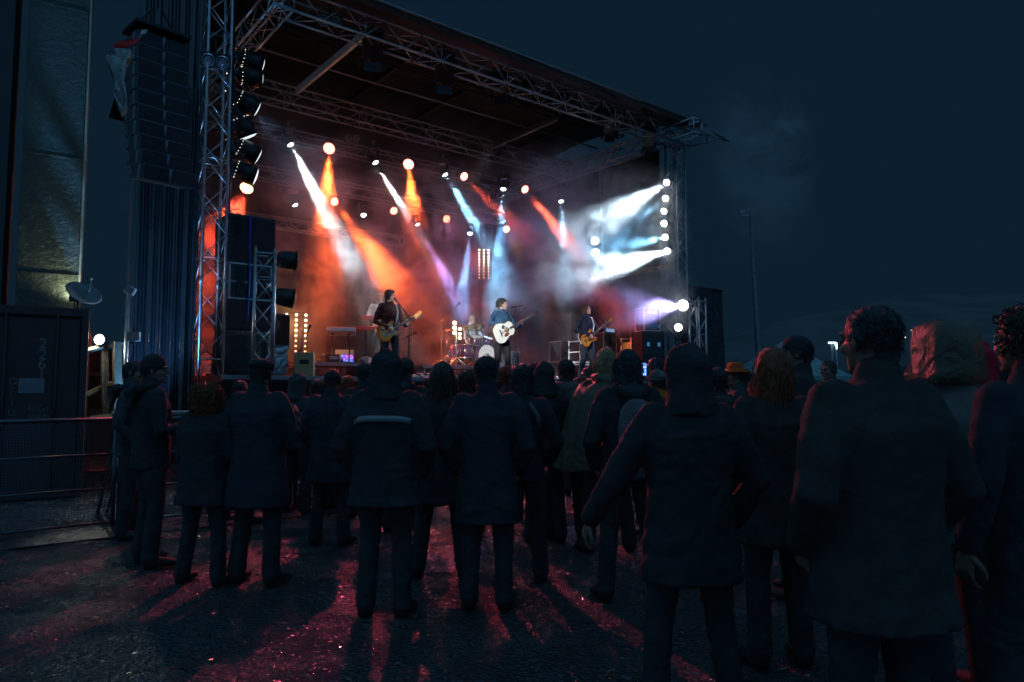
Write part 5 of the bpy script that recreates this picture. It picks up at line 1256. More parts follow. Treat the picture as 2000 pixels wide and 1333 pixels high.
# ---------------------------------------------------------------- audience
CL = {'black': cloth('coat_black', (0.034, 0.035, 0.036), .9, .25), 'navy': cloth('coat_navy', (0.034, 0.037, 0.042), .9, .25), 'grey': cloth('coat_grey', (0.052, 0.054, 0.055), .9, .25), 'brown': cloth('coat_brown', (0.046, 0.04, 0.036), .9, .25),
      'plum': cloth('coat_plum', (0.048, 0.034, 0.038), .9, .25), 'olive': cloth('coat_olive', (0.042, 0.043, 0.036), .9, .25), 'jean': cloth('jeans', (.030, .034, .040), .9, .25), 'red': cloth('scarf_red', (.45, .012, .03), .8), 'orange': cloth('orange_jacket', (.55, .13, .02), .7),
      'hat_orange': cloth('orange_felt', (.55, .10, .015), .8), 'ash': cloth('wool_ash', (.13, .12, .12), .95)}
def poncho_mat(name, c, tr):
    m = cloth(name, c, .5, .5); b = m.node_tree.nodes["Principled BSDF"]; b.inputs['Transmission Weight'].default_value = 0; b.inputs['Alpha'].default_value = tr; b.inputs['Specular IOR Level'].default_value = .7; return m
PON = poncho_mat('clear_poncho', (.16, .14, .12), .45); PYEL = poncho_mat('yellow_poncho', (.115, .088, .040), .65)
def crowd(px, top, Y, label, hair='short', hc='black', hat=None, hm_=None, c='black', b='black', turn=0.0, head=0.0, extra=.0, **k):
    z = at(px, top, Y).z; h = z - extra; X = at(px, top, Y).x
    rr = random.Random(int(px)); rz = math.atan2(X + .6, 16.5 - Y) + turn + rr.uniform(-.12, .12); head = head or rr.uniform(-.4, .4)
    vox = .014 if Y < 5.2 else (.018 if Y < 7.5 else .024)
    k['bulk'] = k.get('bulk', 1.0) * 1.04
    return person(X, Y, h, rz, label, hair=hair, haircol=hc, hat=hat, hatmat=hm_, top=CL[c], bottom=CL[b], head_turn=head, voxel=vox, seed=int(px) % 17, **k)
HX = .03
crowd(262, 706, 7.25, 'bearded man in a dark jacket turned right at the far left of the audience', c='grey', b='black', turn=-.9, head=-.3, eyes=True, arms=('pocket', 'pocket'))
crowd(302, 690, 6.1, 'man in a dark cap and glasses turned right near the barrier', hair='short', hat='beanie', hm_=CL['black'], c='black', turn=-.75, head=-.5, arms=('hold', 'down'), extra=HX, eyes=True, bulk=1.05)
crowd(405, 738, 5.5, 'woman with big curly red hair and a puffy black coat', hair='bigcurly', hc='red', c='black', b='black', arms=('fold', 'fold'), bulk=1.22, coat=.70, extra=.05)
crowd(509, 695, 5.5, 'man in a dark beret and wide coat right of the red haired woman', hair='short', hat='beret', hm_=CL['black'], c='navy', b='black', arms=('cup', 'pocket'), bulk=1.22, coat=.60, extra=HX, turn=-.15)
crowd(583, 725, 8.6, 'person in a grey hood near the barrier under the tan amplifier', hair=None, hat='hood', c='grey', b='black', arms=('pocket', 'pocket'), extra=.05, turn=-.25)
crowd(650, 722, 6.9, 'short haired man in a dark coat left of the man with the reflective stripe', hair='short', c='navy', b='black', arms=('pocket', 'pocket'), bulk=1.18, coat=.62)
crowd(679, 732, 9.0, 'small figure with reddish hair half hidden by the man with the reflective stripe', hair='bob', hc='red', c='brown', b='black', extra=.02)
crowd(712, 708, 8.4, 'dark haired figure behind the left shoulder of the man with the reflective stripe', hair='short', hat='beanie', hm_=CL['black'], c='black', b='jean', extra=HX)
pm, hmx, Tx = crowd(757, 674, 4.75, 'hooded man in a black jacket with a reflective stripe across the back', hair=None, hat='hood', c='black', b='black', arms=('pocket', 'pocket'), bulk=1.26, coat=.74, extra=.06)
sp_ = MB(); n = 24
pts_o, pts_i = [], []
for i in range(n + 1):
    a = PI * (1.18 + .64 * i / n); rx, ry = .245, .195; x, y = rx * math.cos(a), ry * math.sin(a) - .0
    dz_ = -.03 * (abs(i / n - .5) * 2) ** 3
    for q, zz_ in ((pts_o, 1.335 + dz_), (pts_i, 1.295 + dz_)): q.append(Vector((x, y, zz_)))
vs = pts_o + pts_i + [p * 1 + Vector((0, .02, 0)) for p in pts_o] + [p * 1 + Vector((0, .02, 0)) for p in pts_i]; L_ = n + 1
fs = [(i, i + 1, L_ + i + 1, L_ + i) for i in range(n)] + [(2 * L_ + i, 3 * L_ + i, 3 * L_ + i + 1, 2 * L_ + i + 1) for i in range(n)] + [(i, 2 * L_ + i, 2 * L_ + i + 1, i + 1) for i in range(n)] + [(L_ + i, L_ + i + 1, 3 * L_ + i + 1, 3 * L_ + i) for i in range(n)]
sp_.add(vs, fs).build('reflective_stripe', mat('reflective_tape', (.26, .26, .25), .5, 0, .1, 40, .2, 200), pm, True)
crowd(792, 697, 7.5, 'man in a dark cap right of the hooded man with the reflective stripe', hair='short', hat='beanie', hm_=CL['brown'], c='black', b='black', extra=HX)
crowd(864, 708, 5.7, 'long haired woman in a dark coat, right of the man with the reflective stripe', hair='long', hc='brown', c='black', b='black', arms=('pocket', 'pocket'), coat=.6, bulk=1.05)
crowd(913, 722, 7.6, 'small figure with curly hair left of the short haired man before the drums', hair='curly', hc='brown', c='black', b='black', extra=.04)
crowd(952, 697, 4.9, 'short haired man in a long dark coat before the drum kit', hair='short', c='navy', b='black', arms=('pocket', 'pocket'), bulk=1.12, coat=.60)
crowd(992, 712, 8.2, 'curly head seen just below the singer', hair='curly', hc='red', c='black', b='black', extra=.04)
o6, h6, t6 = crowd(1019, 713, 5.6, 'woman with full hair and a pale strap, right of the long dark coat', hair='bob', hc='black', c='navy', b='black', arms=('pocket', 'pocket'), bulk=1.02)
crowd(1042, 708, 9.0, 'far figure with a red lit cheek just left of the bobbed head', hair='short', c='plum', b='black')
crowd(1064, 703, 7.0, 'person in a smooth black hood left of the clear poncho', hair=None, hat='hood', c='black', b='black', extra=.05)
o1, h1, t1 = crowd(1104, 703, 7.2, 'short haired man wearing a clear rain poncho', hair='short', c='brown', b='plum', arms=('down', 'down'), bulk=.92)
crowd(1150, 717, 9.2, 'small pale faced figure below the bass player', hair='short', c='black', b='black', turn=1.2, head=.4, eyes=True)
o2, h2, t2 = crowd(1184, 677, 6.6, 'tall person with straight hair in a yellow rain poncho', hair='straight', hc='blond', c='olive', b='black', extra=.02, bulk=.9)
o3, h3, t3 = crowd(1226, 681, 5.1, 'person in a tight dark beanie with a grey backpack left of the big hood', hair='bob', hc='black', hat='beanie', hm_=CL['black'], c='black', b='black', arms=('pocket', 'pocket'), bulk=1.14, extra=HX)
bp_ = MB(); bp_.limb([(0, -.22, 1.30), (0, -.24, 1.0)], [(.13, .075), (.15, .09)]); bp_ = remesh(bp_, .02, 3, .5, .012, 4, 8); bp_.build('backpack', CL['ash'], o3, True)
ph_, hph, tph = crowd(1281, 700, 8.0, 'dark haired man holding up a phone, facing left', hair='short', c='navy', b='black', turn=.9, head=.3, arms=('down', 'phone'), eyes=True)
phl = thing('phone', 'lit phone held up left of the big hood', 'phone', at(1256, 722, 7.8)); MB().box((0, 0, 0), (.078, .010, .15)).build('case', M['black'], phl, bevel=.004)
def phone_screen():
    m, nt, b = _nt('phone_screen'); tc = nt.nodes.new('ShaderNodeTexCoord'); n = nt.nodes.new('ShaderNodeTexNoise'); n.inputs['Scale'].default_value = 4; cr = nt.nodes.new('ShaderNodeValToRGB'); e = cr.color_ramp.elements; e[0].position = .4; e[0].color = (.0, .35, .45, 1); e[1].position = .6; e[1].color = (.5, .7, 1, 1); q = e.new(.5); q.color = (.02, .1, .8, 1)
    nt.links.new(tc.outputs['Generated'], n.inputs['Vector']); nt.links.new(n.outputs['Fac'], cr.inputs['Fac']); nt.links.new(cr.outputs['Color'], b.inputs['Emission Color']); b.inputs['Emission Strength'].default_value = 1.5; b.inputs['Base Color'].default_value = (.02, .02, .02, 1); return m
PS = phone_screen(); MB().box((0, -.0065, 0), (.070, .004, .138)).build('screen', PS, phl)
crowd(1284, 721, 7.3, 'person in a pale grey beanie and orange jacket beside the big hood', hair='short', hat='beanie', hm_=CL['ash'], c='orange', b='black', extra=HX, turn=.4)
o4, h4, t4 = crowd(1340, 661, 3.25, 'big pointed hood and wide coat in the right foreground', hair=None, hat='hood', c='black', b='black', bulk=1.18, coat=.66, extra=.055, ax=[((.32, -.04, 1.12), (.24, .10, .90), (-.2, .2, -1), (-1, 0, 0), .3), ((-.36, .03, 1.12), (-.46, .12, .92), (-.25, .3, -.9), (1, 0, 0), .4)])
crowd(1400, 716, 6.0, 'dark head half hidden behind the big hood on its right', hair='short', hat='beanie', hm_=CL['black'], c='black', b='black', extra=HX)
crowd(1436, 706, 8.0, 'person in a bright orange hat with a turned up brim facing left', hair='short', hc='brown', hat='trilby', hm_=CL['hat_orange'], c='grey', b='black', turn=1.0, extra=.05, eyes=True)
crowd(1420, 722, 9.0, 'person raising a phone beside the orange hat', hair='short', hc='grey', c='grey', b='black', arms=('phone', 'down'))
crowd(1508, 681, 3.9, 'woman with long red brown hair right of the big hood', hair='long', hc='red', c='brown', b='black', arms=('pocket', 'pocket'), coat=.66)
crowd(1556, 651, 5.2, 'man in a dark peaked cap looking left past the red haired woman', hair='short', hat='cap', hm_=CL['navy'], c='black', b='black', turn=1.0, extra=.03, eyes=True, bulk=1.1)
crowd(1618, 705, 9.0, 'distant face turned left behind the big man', hair='short', hc='brown', c='brown', b='black', turn=1.3, head=.2, eyes=True)
crowd(1700, 600, 2.45, 'big short haired man in a dark jacket, largest figure at the right', hair='short', hc='black', c='brown', b='black', bulk=1.22, turn=.12, head=.12, coat=.7, arms=('pocket', 'pocket'), eyes=True, skin=SKIN_D, folds=.6)
o5, h5, t5 = crowd(1848, 650, 3.5, 'person under a yellow plastic rain hood holding up a phone', hair='bob', hc='brown', c='olive', b='black', arms=('hold', 'hold'), bulk=1.1, turn=-.15)
crowd(1905, 664, 4.7, 'person in a bright red hood near the right edge', hair=None, hat='hood', hm_=CL['red'], c='plum', b='black', extra=.05, bulk=1.1)
crowd(2003, 588, 2.7, 'curly haired person cut by the right picture edge, face turned left', hair='curly', hc='brown', c='navy', b='black', turn=.15, head=.2, extra=.04, eyes=True, skin=SKIN_D)
crowd(1790, 706, 7.0, 'dark figure between the big man and the yellow rain hood', hair='short', c='black', b='black')
crowd(1455, 722, 10.0, 'distant dark head right of the orange hat', hair='short', c='black', b='black')
crowd(1945, 700, 6.4, 'dark head right of the red hood', hair='long', hc='black', c='black', b='black')
crowd(1745, 722, 9.5, 'distant small head right of the big man', hair='short', c='grey', b='black')
for i, (x, y, Y_, hr, lb_) in enumerate([(1326, 738, 7.0, 'short', 'dark head low between the orange jacket and the big hood'), (1376, 736, 7.4, 'bob', 'round dark head low behind the big hood'), (1474, 742, 8.4, 'short', 'small dark head just left of the long red brown hair'),
        (1592, 744, 6.4, 'long', 'long haired head low between the peaked cap and the big man'), (1660, 748, 5.6, 'short', 'dark head low behind the shoulder of the big man'), (1832, 735, 6.2, 'short', 'dark head low left of the yellow rain hood'),
        (470, 744, 8.0, 'short', 'small dark head between the red curls and the beret'), (620, 742, 9.0, 'bob', 'small dark head left of the short haired man in a dark coat'), (836, 738, 9.6, 'short', 'small dark head left of the long haired woman'), (1130, 738, 10.2, 'short', 'small dark head right of the clear poncho')]):
    crowd(x, y, Y_, lb_, hair=hr, c='black', b='black', bulk=1.08, arms=('pocket', 'pocket'))
# hoods worn down, yokes and hem bands on some of the coats
def hood_down(o, m, b=1.0):
    h = MB(); h.limb([(-.10, -.03, 1.50), (-.09, -.12, 1.475), (0, -.165, 1.44), (.09, -.12, 1.475), (.10, -.03, 1.50)], [(.03, .035), (.045, .055), (.055, .075), (.045, .055), (.03, .035)], 10); h.limb([(0, -.15, 1.45), (0, -.185, 1.33)], [(.085, .035), (.05, .025)], 12)
    remesh(h, .012, 3, .5, .006, 3, 14).build('lowered_hood', m, o, True)
for o in [o for o in col.objects if o.get('category') == 'person' and o.name.startswith('person')]:
    x = o.location.x; jk = [c for c in o.children if c.name.startswith('jacket')][0]; kinds = [c.name.split('.')[0] for c in o.children]
    rr = random.Random(int(x * 1000))
    if 'hood' not in kinds and not any(w in o['label'] for w in ('long', 'rain', 'red hair', 'full hair', 'poncho', 'curly')) and o.location.y < 8 and rr.random() < .55: hood_down(o, jk.data.materials[0])
# ponchos (clothing, so children of the wearers)
MB().tube([(.07, -.125, 1.44), (.13, -.175, 1.34), (.15, -.18, 1.24)], .018, 6).build('strap', CL['ash'], o6, True)
def poncho(o, m, w=.30, hem=.75, hood='down', seed=0, side=0.0):
    p = MB(); n = 56; rings = []; rr = random.Random(seed); ph = [rr.uniform(0, 6) for _ in range(4)]
    for z, f in ((1.52, .30), (1.47, .52), (1.42, .78), (1.32, .92), (1.15, 1.0), (.98, 1.05), (hem, 1.12)):
        i0 = len(p.v)
        for k in range(n):
            a = 2 * PI * k / n; g = 1 + (.10 * math.sin(5 * a + ph[0] + z) + .06 * math.sin(11 * a + ph[1] + z * 3)) * (1.6 - z)
            p.v.append(((w * f * g + side * max(0, -math.cos(a)) * (1.5 - z)) * math.cos(a), (w * .72 * f * g) * math.sin(a) - .02, z + .02 * math.sin(3 * a + ph[2])))
        rings.append(i0)
    p.skin(rings, n, False)
    if hood == 'down': p.tube([(-.13, -.02, 1.50), (-.10, -.11, 1.49), (0, -.16, 1.47), (.10, -.11, 1.49), (.13, -.02, 1.50)], [.02, .045, .06, .045, .02], 10)
    p.build('poncho', m, o, True)
poncho(o1, PON, .30, .80, 'down', 1, .10); poncho(o2, PYEL, .31, .72, 'down', 2, .14)
# boxy plastic hood over a cap
p = MB(); rings = []
for z, rx, ry in ((1.50, .17, .14), (1.56, .135, .13), (1.66, .125, .135), (1.77, .118, .13), (1.80, .09, .10), (1.81, .03, .03)):
    i0 = len(p.v)
    for k in range(40):
        a = 2 * PI * k / 40; ca, sa = math.cos(a), math.sin(a); e_ = .55; g = 1 + .05 * math.sin(7 * a + z * 20) + .03 * math.sin(13 * a)
        p.v.append((rx * g * math.copysign(abs(ca) ** e_, ca), ry * g * math.copysign(abs(sa) ** e_, sa), z))
    rings.append(i0)
p.skin(rings, 40); p.build('rain_hood', PYEL, o5, True); poncho(o5, PON, .33, .8, 'up', 5)
pq = at(1925, 838, 3.15); ph2 = thing('phone', 'dark phone held sideways by the person in the yellow rain hood', 'phone', pq, .35); MB().box((0, 0, 0), (.15, .010, .078)).build('case', M['black'], ph2, bevel=.004); MB().box((.03, .006, .02), (.02, .004, .02)).build('camera_lens', M['lens'], ph2)
# ---------------------------------------------------------------- crowd barrier
def barrier():
    t = -3.85; s = -3.9; W_ = 1.95; k = 0; H_ = 1.15
    wm = mat('barrier_metal', (.12, .12, .13), .4, .9, .2, 10, .05)
    proto = None
    while s < 8.6:
        p = st(s, t, 0)
        if proto is None:
            r = thing('crowd_barrier', 'metal mesh crowd barrier panel before the stage', 'barrier', p, STROT, 'crowd barrier panels in one row before the stage')
            MB().cyl((0, 0, H_), (W_ - .02, 0, H_), .024, n=10).build('top_rail', wm, r, True)
            for z in (.06, .42, .78): MB().cyl((0, 0, z), (W_ - .02, 0, z), .014, n=8).build('rail', wm, r, True)
            for x in (.02, W_ - .04): MB().cyl((x, 0, 0), (x, 0, H_), .022, n=8).build('post', wm, r, True)
            g = MB(); st_ = .026
            for i in range(int(W_ / st_)): g.add([(i * st_ + .02, 0, .06), (i * st_ + .025, 0, .06), (i * st_ + .025, 0, H_), (i * st_ + .02, 0, H_), (i * st_ + .0225, .004, .06), (i * st_ + .0225, .004, H_)], [(0, 1, 2, 3), (1, 4, 5, 2), (4, 0, 3, 5)])
            for i in range(int((H_ - .06) / st_)): z = .06 + i * st_; g.add([(0, .001, z), (W_ - .02, .001, z), (W_ - .02, .001, z + .005), (0, .001, z + .005), (0, .005, z + .0025), (W_ - .02, .005, z + .0025)], [(0, 1, 2, 3), (1, 5, 4, 0), (5, 2, 3, 4)])
            g.build('mesh_infill', wm, r)
            MB().box((W_ / 2, -.32, .012), (W_ - .06, .62, .008)).build('foot_plate', mat('foot_plate', (.16, .16, .17), .3, .8, .3, 8, .4, 60), r, bevel=.002)
            for x in (.05, W_ - .05): MB().cyl((x, .02, .85), (x, .85, .03), .018, n=8).cyl((x, 0, .03), (x, .87, .03), .018, n=8).build('brace', wm, r, True)
            proto = r
        else: dup(proto, p)
        s += W_; k += 1
    # panels on the flat look alike: one shared label, as one group
barrier()
# ---------------------------------------------------------------- left side
CONT = mat('container_paint', (.050, .026, .026), .55, .2, .3, 2.5, .3, 14)
c0 = at(166, 765, 9.95); cW = 2.44; CR = R(30)
ct = thing('shipping_container', 'dark red shipping container with vertical white digits at the left edge', 'container', tuple(c0.xy - Vector((math.cos(CR), math.sin(CR))) * cW) + (0,), CR)
b = MB(); b.box((cW / 2, 3.05, 1.31), (cW, 6.0, 2.50)); b.build('body', CONT, ct)
for i in range(2):
    x0 = .07 + i * 1.16; dr = MB().box((x0 + .57, .02, 1.3), (1.12, .05, 2.30)).build('door', CONT, ct, bevel=.01)
    for x in (.28, .86): MB().cyl((x0 + x, -.04, .15), (x0 + x, -.04, 2.5), .017).box((x0 + x, -.05, 1.0), (.06, .03, .10)).build('lock_bar', mat('bar_paint', (.06, .03, .035), .5, .4), dr, True)
fr = MB()
for x in (.03, cW - .03): fr.box((x, .02, 1.3), (.09, .12, 2.6))
for z in (.09, 2.54): fr.box((cW / 2, .02, z), (cW - .12, .12, .12))
fr.build('frame', CONT, ct, bevel=.008)
DIM = mat('faded_white_paint', (.19, .18, .19), .6, 0, .2, 20, 0)
def cpt(px, py):
    n_ = Vector((-math.sin(CR), math.cos(CR), 0)); d = ray(px, py); return CAMP + d * ((c0 - CAMP).dot(n_) / d.dot(n_))
def cx(px): return cW - (cpt(px, 700).xy - c0.xy).length
def cz(py): return cpt(70, py).z
for ch_, y in zip('2261', (672, 693, 712, 730)): text(ch_, .20, DIM, ct, (cx(83), -.012, cz(y)), (R(90), 0, 0))
MB().box((cx(64), -.012, cz(754)), (abs(cx(89) - cx(39)), .02, abs(cz(740) - cz(769)))).build('plate', mat('grey_plate', (.17, .17, .18), .5), ct)
for ch_, y in zip('DFIU', (746, 766, 786, 806)): text(ch_, .13, mat('dim_ink', (.12, .11, .115), .6), ct, (cx(28), -.012, cz(y)), (R(90), 0, 0))
text('4EG1', .12, bpy.data.materials['dim_ink'], ct, (cx(80), -.012, cz(798)), (R(90), 0, 0)); text('30480', .10, bpy.data.materials['dim_ink'], ct, (cx(80), -.012, cz(816)), (R(90), 0, 0))
# tall wrapped tower wall behind
def wrap_mat():
    m, nt, b = _nt('wrapped_wall'); N = nt.nodes.new; L = nt.links.new; tc = N('ShaderNodeTexCoord'); n1 = N('ShaderNodeTexNoise'); n1.inputs['Scale'].default_value = 9; n1.inputs['Detail'].default_value = 9; n1.inputs['Distortion'].default_value = .9; n1.inputs['Roughness'].default_value = .6
    L(tc.outputs['Object'], n1.inputs['Vector']); b.inputs['Base Color'].default_value = (.075, .085, .070, 1); b.inputs['Roughness'].default_value = .62; bp = N('ShaderNodeBump'); bp.inputs['Strength'].default_value = 1.0; bp.inputs['Distance'].default_value = .07; L(n1.outputs['Fac'], bp.inputs['Height']); L(bp.outputs['Normal'], b.inputs['Normal']); return m
WR = wrap_mat(); wY = 12.0
wc = at(148, 765, wY); wl_ = thing('clad_tower', 'tall wall wrapped in crumpled sheeting and lit yellow green at its foot, behind the container', 'tower', (wc.x, wc.y, 0), R(30)); x1 = .90
MB().box((-x1 / 2, .5, 6.6), (x1, 1.0, 12.8)).build('cladding', WR, wl_, bevel=.01); MB().box((-.015, -.01, 6.6), (.03, .06, 12.8)).build('corner_strip', mat('pale_strip', (.3, .3, .2), .5), wl_)
for z in (3.4, 5.4, 8.0): MB().box((-x1 / 2, -.012, z), (x1, .02, .02)).build('seam', WR, wl_)
MB().box((-x1 - 1.3, .6, 6.6), (2.2, 1.0, 12.8)).build('side_wall', mat('side_wall', (.05, .055, .055), .7, 0, .3, 2, .6, 5), wl_)
MB().box((-1.8, .9, .1), (3.6, 1.4, .2)).build('footing', M['grey'], wl_)
fz_ = at(146, 583, 11.72); fl_ = thing('flood_lamp', 'small flood lamp on the container roof lighting the crumpled wall', 'lamp', fz_)
MB().box((0, 0, 0), (.16, .10, .12), rz=.6).build('housing', M['black'], fl_, bevel=.01); MB().box((-.035, .055, 0), (.12, .01, .09), rz=.6).build('glass', emit('flood_glass', (.9, 1, .6), 6), fl_); MB().cyl((0, 0, -.06), (0, 0, 2.62 - fz_.z), .012).build('bracket', M['black_metal'], fl_)
l = bpy.data.lights.new('flood_light', 'SPOT'); l.energy = 30; l.color = (.92, 1.0, .66); l.spot_size = R(150); l.spot_blend = .9; l.shadow_soft_size = .05; lo = bpy.data.objects.new('flood_light', l); lo.location = fz_ + Vector((-.06, .12, 0)); lo.rotation_euler = (Vector((-.3, .4, 1))).to_track_quat('-Z', 'Y').to_euler(); col.objects.link(lo)
ds = thing('satellite_dish', 'small dark satellite dish on the container roof', 'dish', at(152, 603, 10.6)); dm = aim_m(Vector((.07, 0, .22)), Vector((.55, -.35, .62)))
MB().lathe([(.001, -.07), (.10, -.055), (.19, -.02), (.24, .02), (.25, .025), (.24, .032), (.18, -.005), (.08, -.045), (.001, -.058)], 28, dm).build('reflector', M['grey'], ds, True); MB().limb([(.07, 0, .18), (.22, -.1, .24), (.26, -.13, .42)], [.009] * 3, 6).ell((.26, -.13, .43), .025).build('feed_arm', M['alu_dull'], ds, True); MB().cyl((0, 0, -.02), (0, 0, .2), .02).build('mast', M['black_metal'], ds)
# work light on its timber railing
wp = at(205, 665, 10.9)
tr = thing('timber_railing', 'rough timber railing below the star bright work light', 'railing', (wp.x, wp.y, 0))
def wl2(px, py, Y=10.9): q = at(px, py, Y); return Vector((q.x - wp.x, q.y - wp.y, q.z))
for a, b_, w in (((203, 668), (206, 815), .065), ((229, 668), (229, 818), .075)): MB().cyl(wl2(*b_), wl2(*a), w, n=4).build('post', M['wood'], tr)
MB().cyl(wl2(168, 686, 10.6), wl2(205, 676), .04, n=4).cyl(wl2(205, 676), wl2(248, 668, 11.4), .04, n=4).build('rail', M['wood'], tr)
MB().tube([wl2(165, 775, 10.6), wl2(190, 762), wl2(215, 752), wl2(240, 745, 11.2)], .05, 6).build('lower_rail', M['wood'], tr); MB().cyl(wl2(165, 820, 10.7), wl2(245, 812, 11), .05, n=4).build('lower_rail', M['wood'], tr)
wk = thing('work_light', 'dazzling white work light on the timber railing', 'lamp', wp + Vector((0, -.12, 0))); MB().ell((0, -.02, 0), .045, 14, 10).build('bulb', emit('work_bulb', (1, 1, .85), 60), wk, True); MB().lathe([(.05, 0), (.075, -.06), (.08, -.06), (.055, .01)], 18, aim_m(Vector((0, .03, 0)), Vector((0, 1, 0)))).build('reflector', M['alu_dull'], wk, True); MB().cyl((0, .04, -.02), (0, .04, -.12), .012).build('bracket', M['black_metal'], wk)
l = bpy.data.lights.new('work_light_light', 'POINT'); l.energy = 20; l.color = (.9, 1, .8); l.shadow_soft_size = .05; lo = bpy.data.objects.new('work_light_light', l); lo.location = wp + Vector((0, -.22, .03)); col.objects.link(lo)
sc_ = thing('service_shed', 'low pale shed wall with a brown stripe behind the timber railing', 'shed', (at(150, 700, 13.5).x, 13.5, 0)); ww = at(262, 700, 13.5).x - at(150, 700, 13.5).x
MB().box((ww / 2, .5, .55), (ww, .9, 1.1)).build('wall', mat('shed_wall', (.20, .20, .19), .6, 0, .2, 2, .2), sc_); MB().box((ww / 2, .5, 1.48), (ww, .9, .72)).build('upper_wall', mat('shed_brown', (.10, .06, .045), .7, 0, .2, 2, .2), sc_); MB().box((ww / 2, .46, 2.05), (ww + .1, 1.1, .38)).build('roof', mat('shed_roof', (.06, .065, .07), .6), sc_); MB().box((ww / 2, .04, 1.78), (ww, .03, .08)).build('stripe', mat('shed_stripe', (.35, .28, .16), .6), sc_)
tb = thing('table', 'folding table with cases in the gap before the left tower', 'table', at(345, 770, 9.9) * 1, R(20)); tb.location.z = 0
MB().box((0, 0, 1.16), (1.5, .5, .04)).build('top', M['grey'], tb, bevel=.005)
for x in (-.68, .68):
    for y in (-.2, .2): MB().cyl((x, y, 0), (x, y, 1.14), .016).build('leg', M['alu_dull'], tb, True)
# lighting stand between shed and curtain
ls = thing('lamp_stand', 'thin metal post with a small lamp head left of the shiny curtain', 'post', (at(246, 700, 10.7).x, 10.7, 0)); zt_ = at(246, 575, 10.7).z
MB().cyl((0, 0, 0), (0, 0, zt_), .03).build('post', M['alu'], ls, True); MB().box((.02, 0, zt_ + .06), (.14, .1, .12), ry=.5).build('head', M['grey'], ls, bevel=.01); MB().box((.1, 0, zt_ * .78), (.2, .05, .14)).build('junction_box', M['grey'], ls, bevel=.01); MB().box((.12, 0, zt_ * .55), (.16, .05, .2)).build('junction_box', M['grey'], ls, bevel=.01)
# blue light low behind the curtain foot
bb = thing('uplight', 'small blue uplight on the ground at the foot of the shiny curtain', 'lamp', st(-1.0, -.75, 0)); MB().lathe([(.02, 0), (.09, .0), (.10, .16), (.08, .16), (.07, .12), (.01, .12)], 18).build('can', M['black'], bb, True); MB().lathe([(.001, .125), (.07, .125), (.07, .12), (.001, .12)], 18).build('lens', emit('uplight_lens', (.1, .35, 1), 8), bb)
l = bpy.data.lights.new('uplight_light', 'SPOT'); l.energy = 1500; l.color = (.12, .45, 1); l.spot_size = R(50); l.spot_blend = .8; l.shadow_soft_size = .06; lo = bpy.data.objects.new('uplight_light', l); lo.location = st(-1.0, -.75, .2); lo.rotation_euler = Vector((V.x * .33, V.y * .33, 1)).to_track_quat('-Z', 'Y').to_euler(); col.objects.link(lo)
# ---------------------------------------------------------------- right side
ms = thing('mast', 'tall grey tapering mast leaning slightly beside the stage wing', 'mast', at(1487, 690, 20.5)); ms.location.z = 0; tq = at(1465, 415, 20.5) - ms.location
MB().tube([(0, 0, 0), (tq.x * .3, 0, 2.3), (tq.x, 0, tq.z)], [.12, .09, .04], 10).build('pole', mat('mast_metal', (.14, .16, .17), .5, .5), ms, True)
MB().box((tq.x - .1, 0, tq.z - .1), (.4, .05, .05)).box((tq.x - .25, 0, tq.z), (.12, .1, .1)).build('lamp_bar', M['alu_dull'], ms)
def tent(px, Y, w, h, label, c, name='tent'):
    r = thing(name, label, 'tent', (at(px, 765, Y).x, Y, 0), 0, 'tents behind the audience on the right'); m = MB()
    m.add([(-w, -w, h * .6), (w, -w, h * .6), (w, w, h * .6), (-w, w, h * .6), (0, 0, h)], [(0, 1, 4), (1, 2, 4), (2, 3, 4), (3, 0, 4)])
    m.build('canopy', cloth('tent_cloth', c, .7, .4), r)
    m = MB(); m.box((0, -w, h * .56), (2 * w, .02, h * .1)).box((w, 0, h * .56), (.02, 2 * w, h * .1)).box((-w, 0, h * .56), (.02, 2 * w, h * .1)); m.build('valance', bpy.data.materials['tent_cloth'], r)
    for x in (-1, 1):
        for y in (-1, 1): MB().cyl((x * w * .98, y * w * .98, 0), (x * w * .98, y * w * .98, h * .6), .03).build('leg', M['alu_dull'], r, True)
    return r
tent(1530, 25, 1.7, 3.2, 'pale green tent top between the mast and the peaked cap', (.20, .30, .28))
tent(1900, 24, 2.4, 3.1, 'dark tent with a lettered edge behind the red hood', (.03, .035, .05))
tt = bpy.data.objects['tent.001']; text('AC', .42, mat('tent_ink', (.20, .2, .22), .6), tt, (1.0, -2.43, 1.86), (R(90), 0, 0))
for i, (px, py) in enumerate(((1625, 670), (1633, 676))):
    q = at(px, py, 30); r = thing('area_light', ['small cold white area light seen over the big man shoulder', 'thin upright light strip next to the area light'][i], 'lamp', (q.x, q.y, 0)); MB().cyl((0, 0, 0), (0, 0, q.z), .05).build('post', M['alu_dull'], r, True)
    MB().box((0, 0, q.z), (.28, .1, .07) if i == 0 else (.06, .1, .28)).build('lamp', emit('area_lamp', (.6, .9, 1), 3), r)
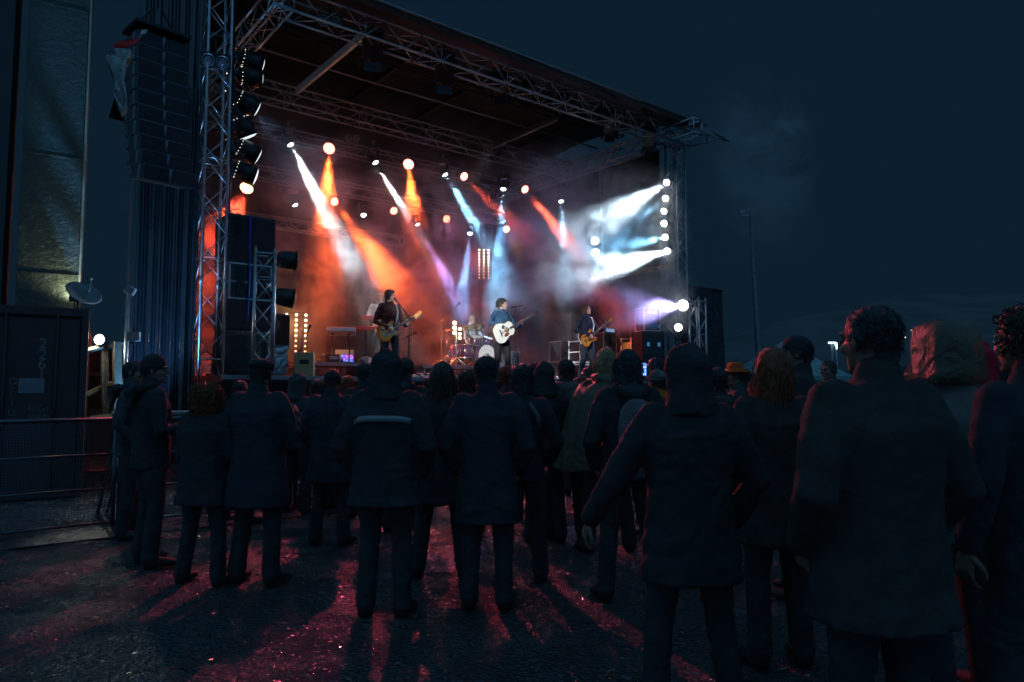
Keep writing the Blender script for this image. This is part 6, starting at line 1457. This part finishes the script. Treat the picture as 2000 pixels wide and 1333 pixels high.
# hill with a few far windows
def hill():
    from mathutils import noise
    m = MB(); n = 120
    for k in range(9):
        d_ = 150 + k * 22
        for i in range(n + 1):
            x = -300 + 900 * i / n; cap = 18 + 26 * max(0, min(1, (x - 60) / 120)) + 4 * noise.noise(Vector((x * .02, 0, 0))) + 1.5 * noise.noise(Vector((x * .11, 4, 0)))
            m.v.append((x, d_, min((d_ - 150) * .28, cap) + (noise.noise(Vector((x * .04, d_ * .04, 3))) * .8 if k else -.3)))
    for k in range(8):
        for i in range(n): a = k * (n + 1) + i; m.f.append((a, a + 1, a + n + 2, a + n + 1))
    o = m.build('hill', mat('night_hill', (.075, .072, .070), .95, 0, .4, .05, .3, .4), None, True); o['kind'] = 'structure'
hill()
lights_px = [(1893, 612), (1913, 605), (1945, 600), (1948, 612), (1953, 618), (1920, 612), (1543, 690), (1783, 646), (1770, 660), (1842, 650), (1860, 640), (1957, 602), (1808, 640), (1972, 640), (1990, 648)]
er = emit('far_window', (.8, .9, 1), 5); ey = emit('far_window_yellow', (1, .75, .35), 6)
for i, (x, y) in enumerate(lights_px):
    tg = (at(x, y, 1).z - CAM_Z); q = at(x, y, (42 + CAM_Z) / (.28 - tg)); r = thing('far_house', 'tiny lit window of a far house on the dark hill', 'house', q, 0, 'far house lights on the hill'); MB().box((0, 1.7, -.3), (2.2, 2, 1.2)).build('wall', M['black'], r); MB().box((0, .66, 0), (.42, .06, .42)).build('window', ey if i in (6, 10) else er, r)
# ---------------------------------------------------------------- stage smoke volumes
PUFFS = [(att(x, y, t), r, a) for x, y, t, r, a in [
    (612, 360, 3.9, 1.5, 1.0), (668, 470, 3.3, 1.3, .7), (640, 355, 3.9, 1.3, .7), (745, 535, 5.4, 2.1, 1.0), (806, 372, 3.9, 1.4, .8), (772, 372, 3.9, 1.0, .5), (915, 405, 3.8, 1.5, .7),
    (977, 470, 3.4, 1.7, .55), (973, 560, 3.1, 1.5, .7), (1098, 450, 3.5, 1.7, 1.9), (1106, 545, 3.1, 1.5, .9), (560, 560, 3.2, 2.2, .22), (885, 560, 6.4, 1.6, .4), (1190, 640, 2.4, 2.2, .30), (900, 560, 6.5, 1.8, .35)]]
smoke_box('smoke', 0.15, 12.3, 1.0, 8.9, DECK + .01, 8.0, .75, seed=3.0, scale=.95, lo=.43, hi=.61, base=.06, fade=0, puffs=PUFFS)
smoke_box('smoke', 7.2, 13.0, -.6, 1.5, 3.5, 7.6, .60, seed=9.0, scale=1.7, lo=.42, hi=.62, base=.05, fade=.2)
smoke_box('smoke', -.9, .14, 1.2, 2.2, DECK + .3, 6.2, .35, seed=2.0, scale=.7, lo=.35, hi=.6, base=.5, fade=.1)
smoke_box('smoke', 10.2, 12.8, -.8, 1.2, 2.9, 4.7, .9, seed=6.0, scale=1.6, lo=.38, hi=.62, base=.15, fade=.3)
q_ = at(1490, 330, 21.5)
o_ = smoke_box('smoke', 0, 3.4, 0, 2.5, 0, 6.0, .6, seed=5.0, scale=.7, lo=.40, hi=.62, base=.0, fade=.45)
o_.location = q_ - st(1.7, 1.2, 3.0)
bpy.data.scenes.remove(_TS)
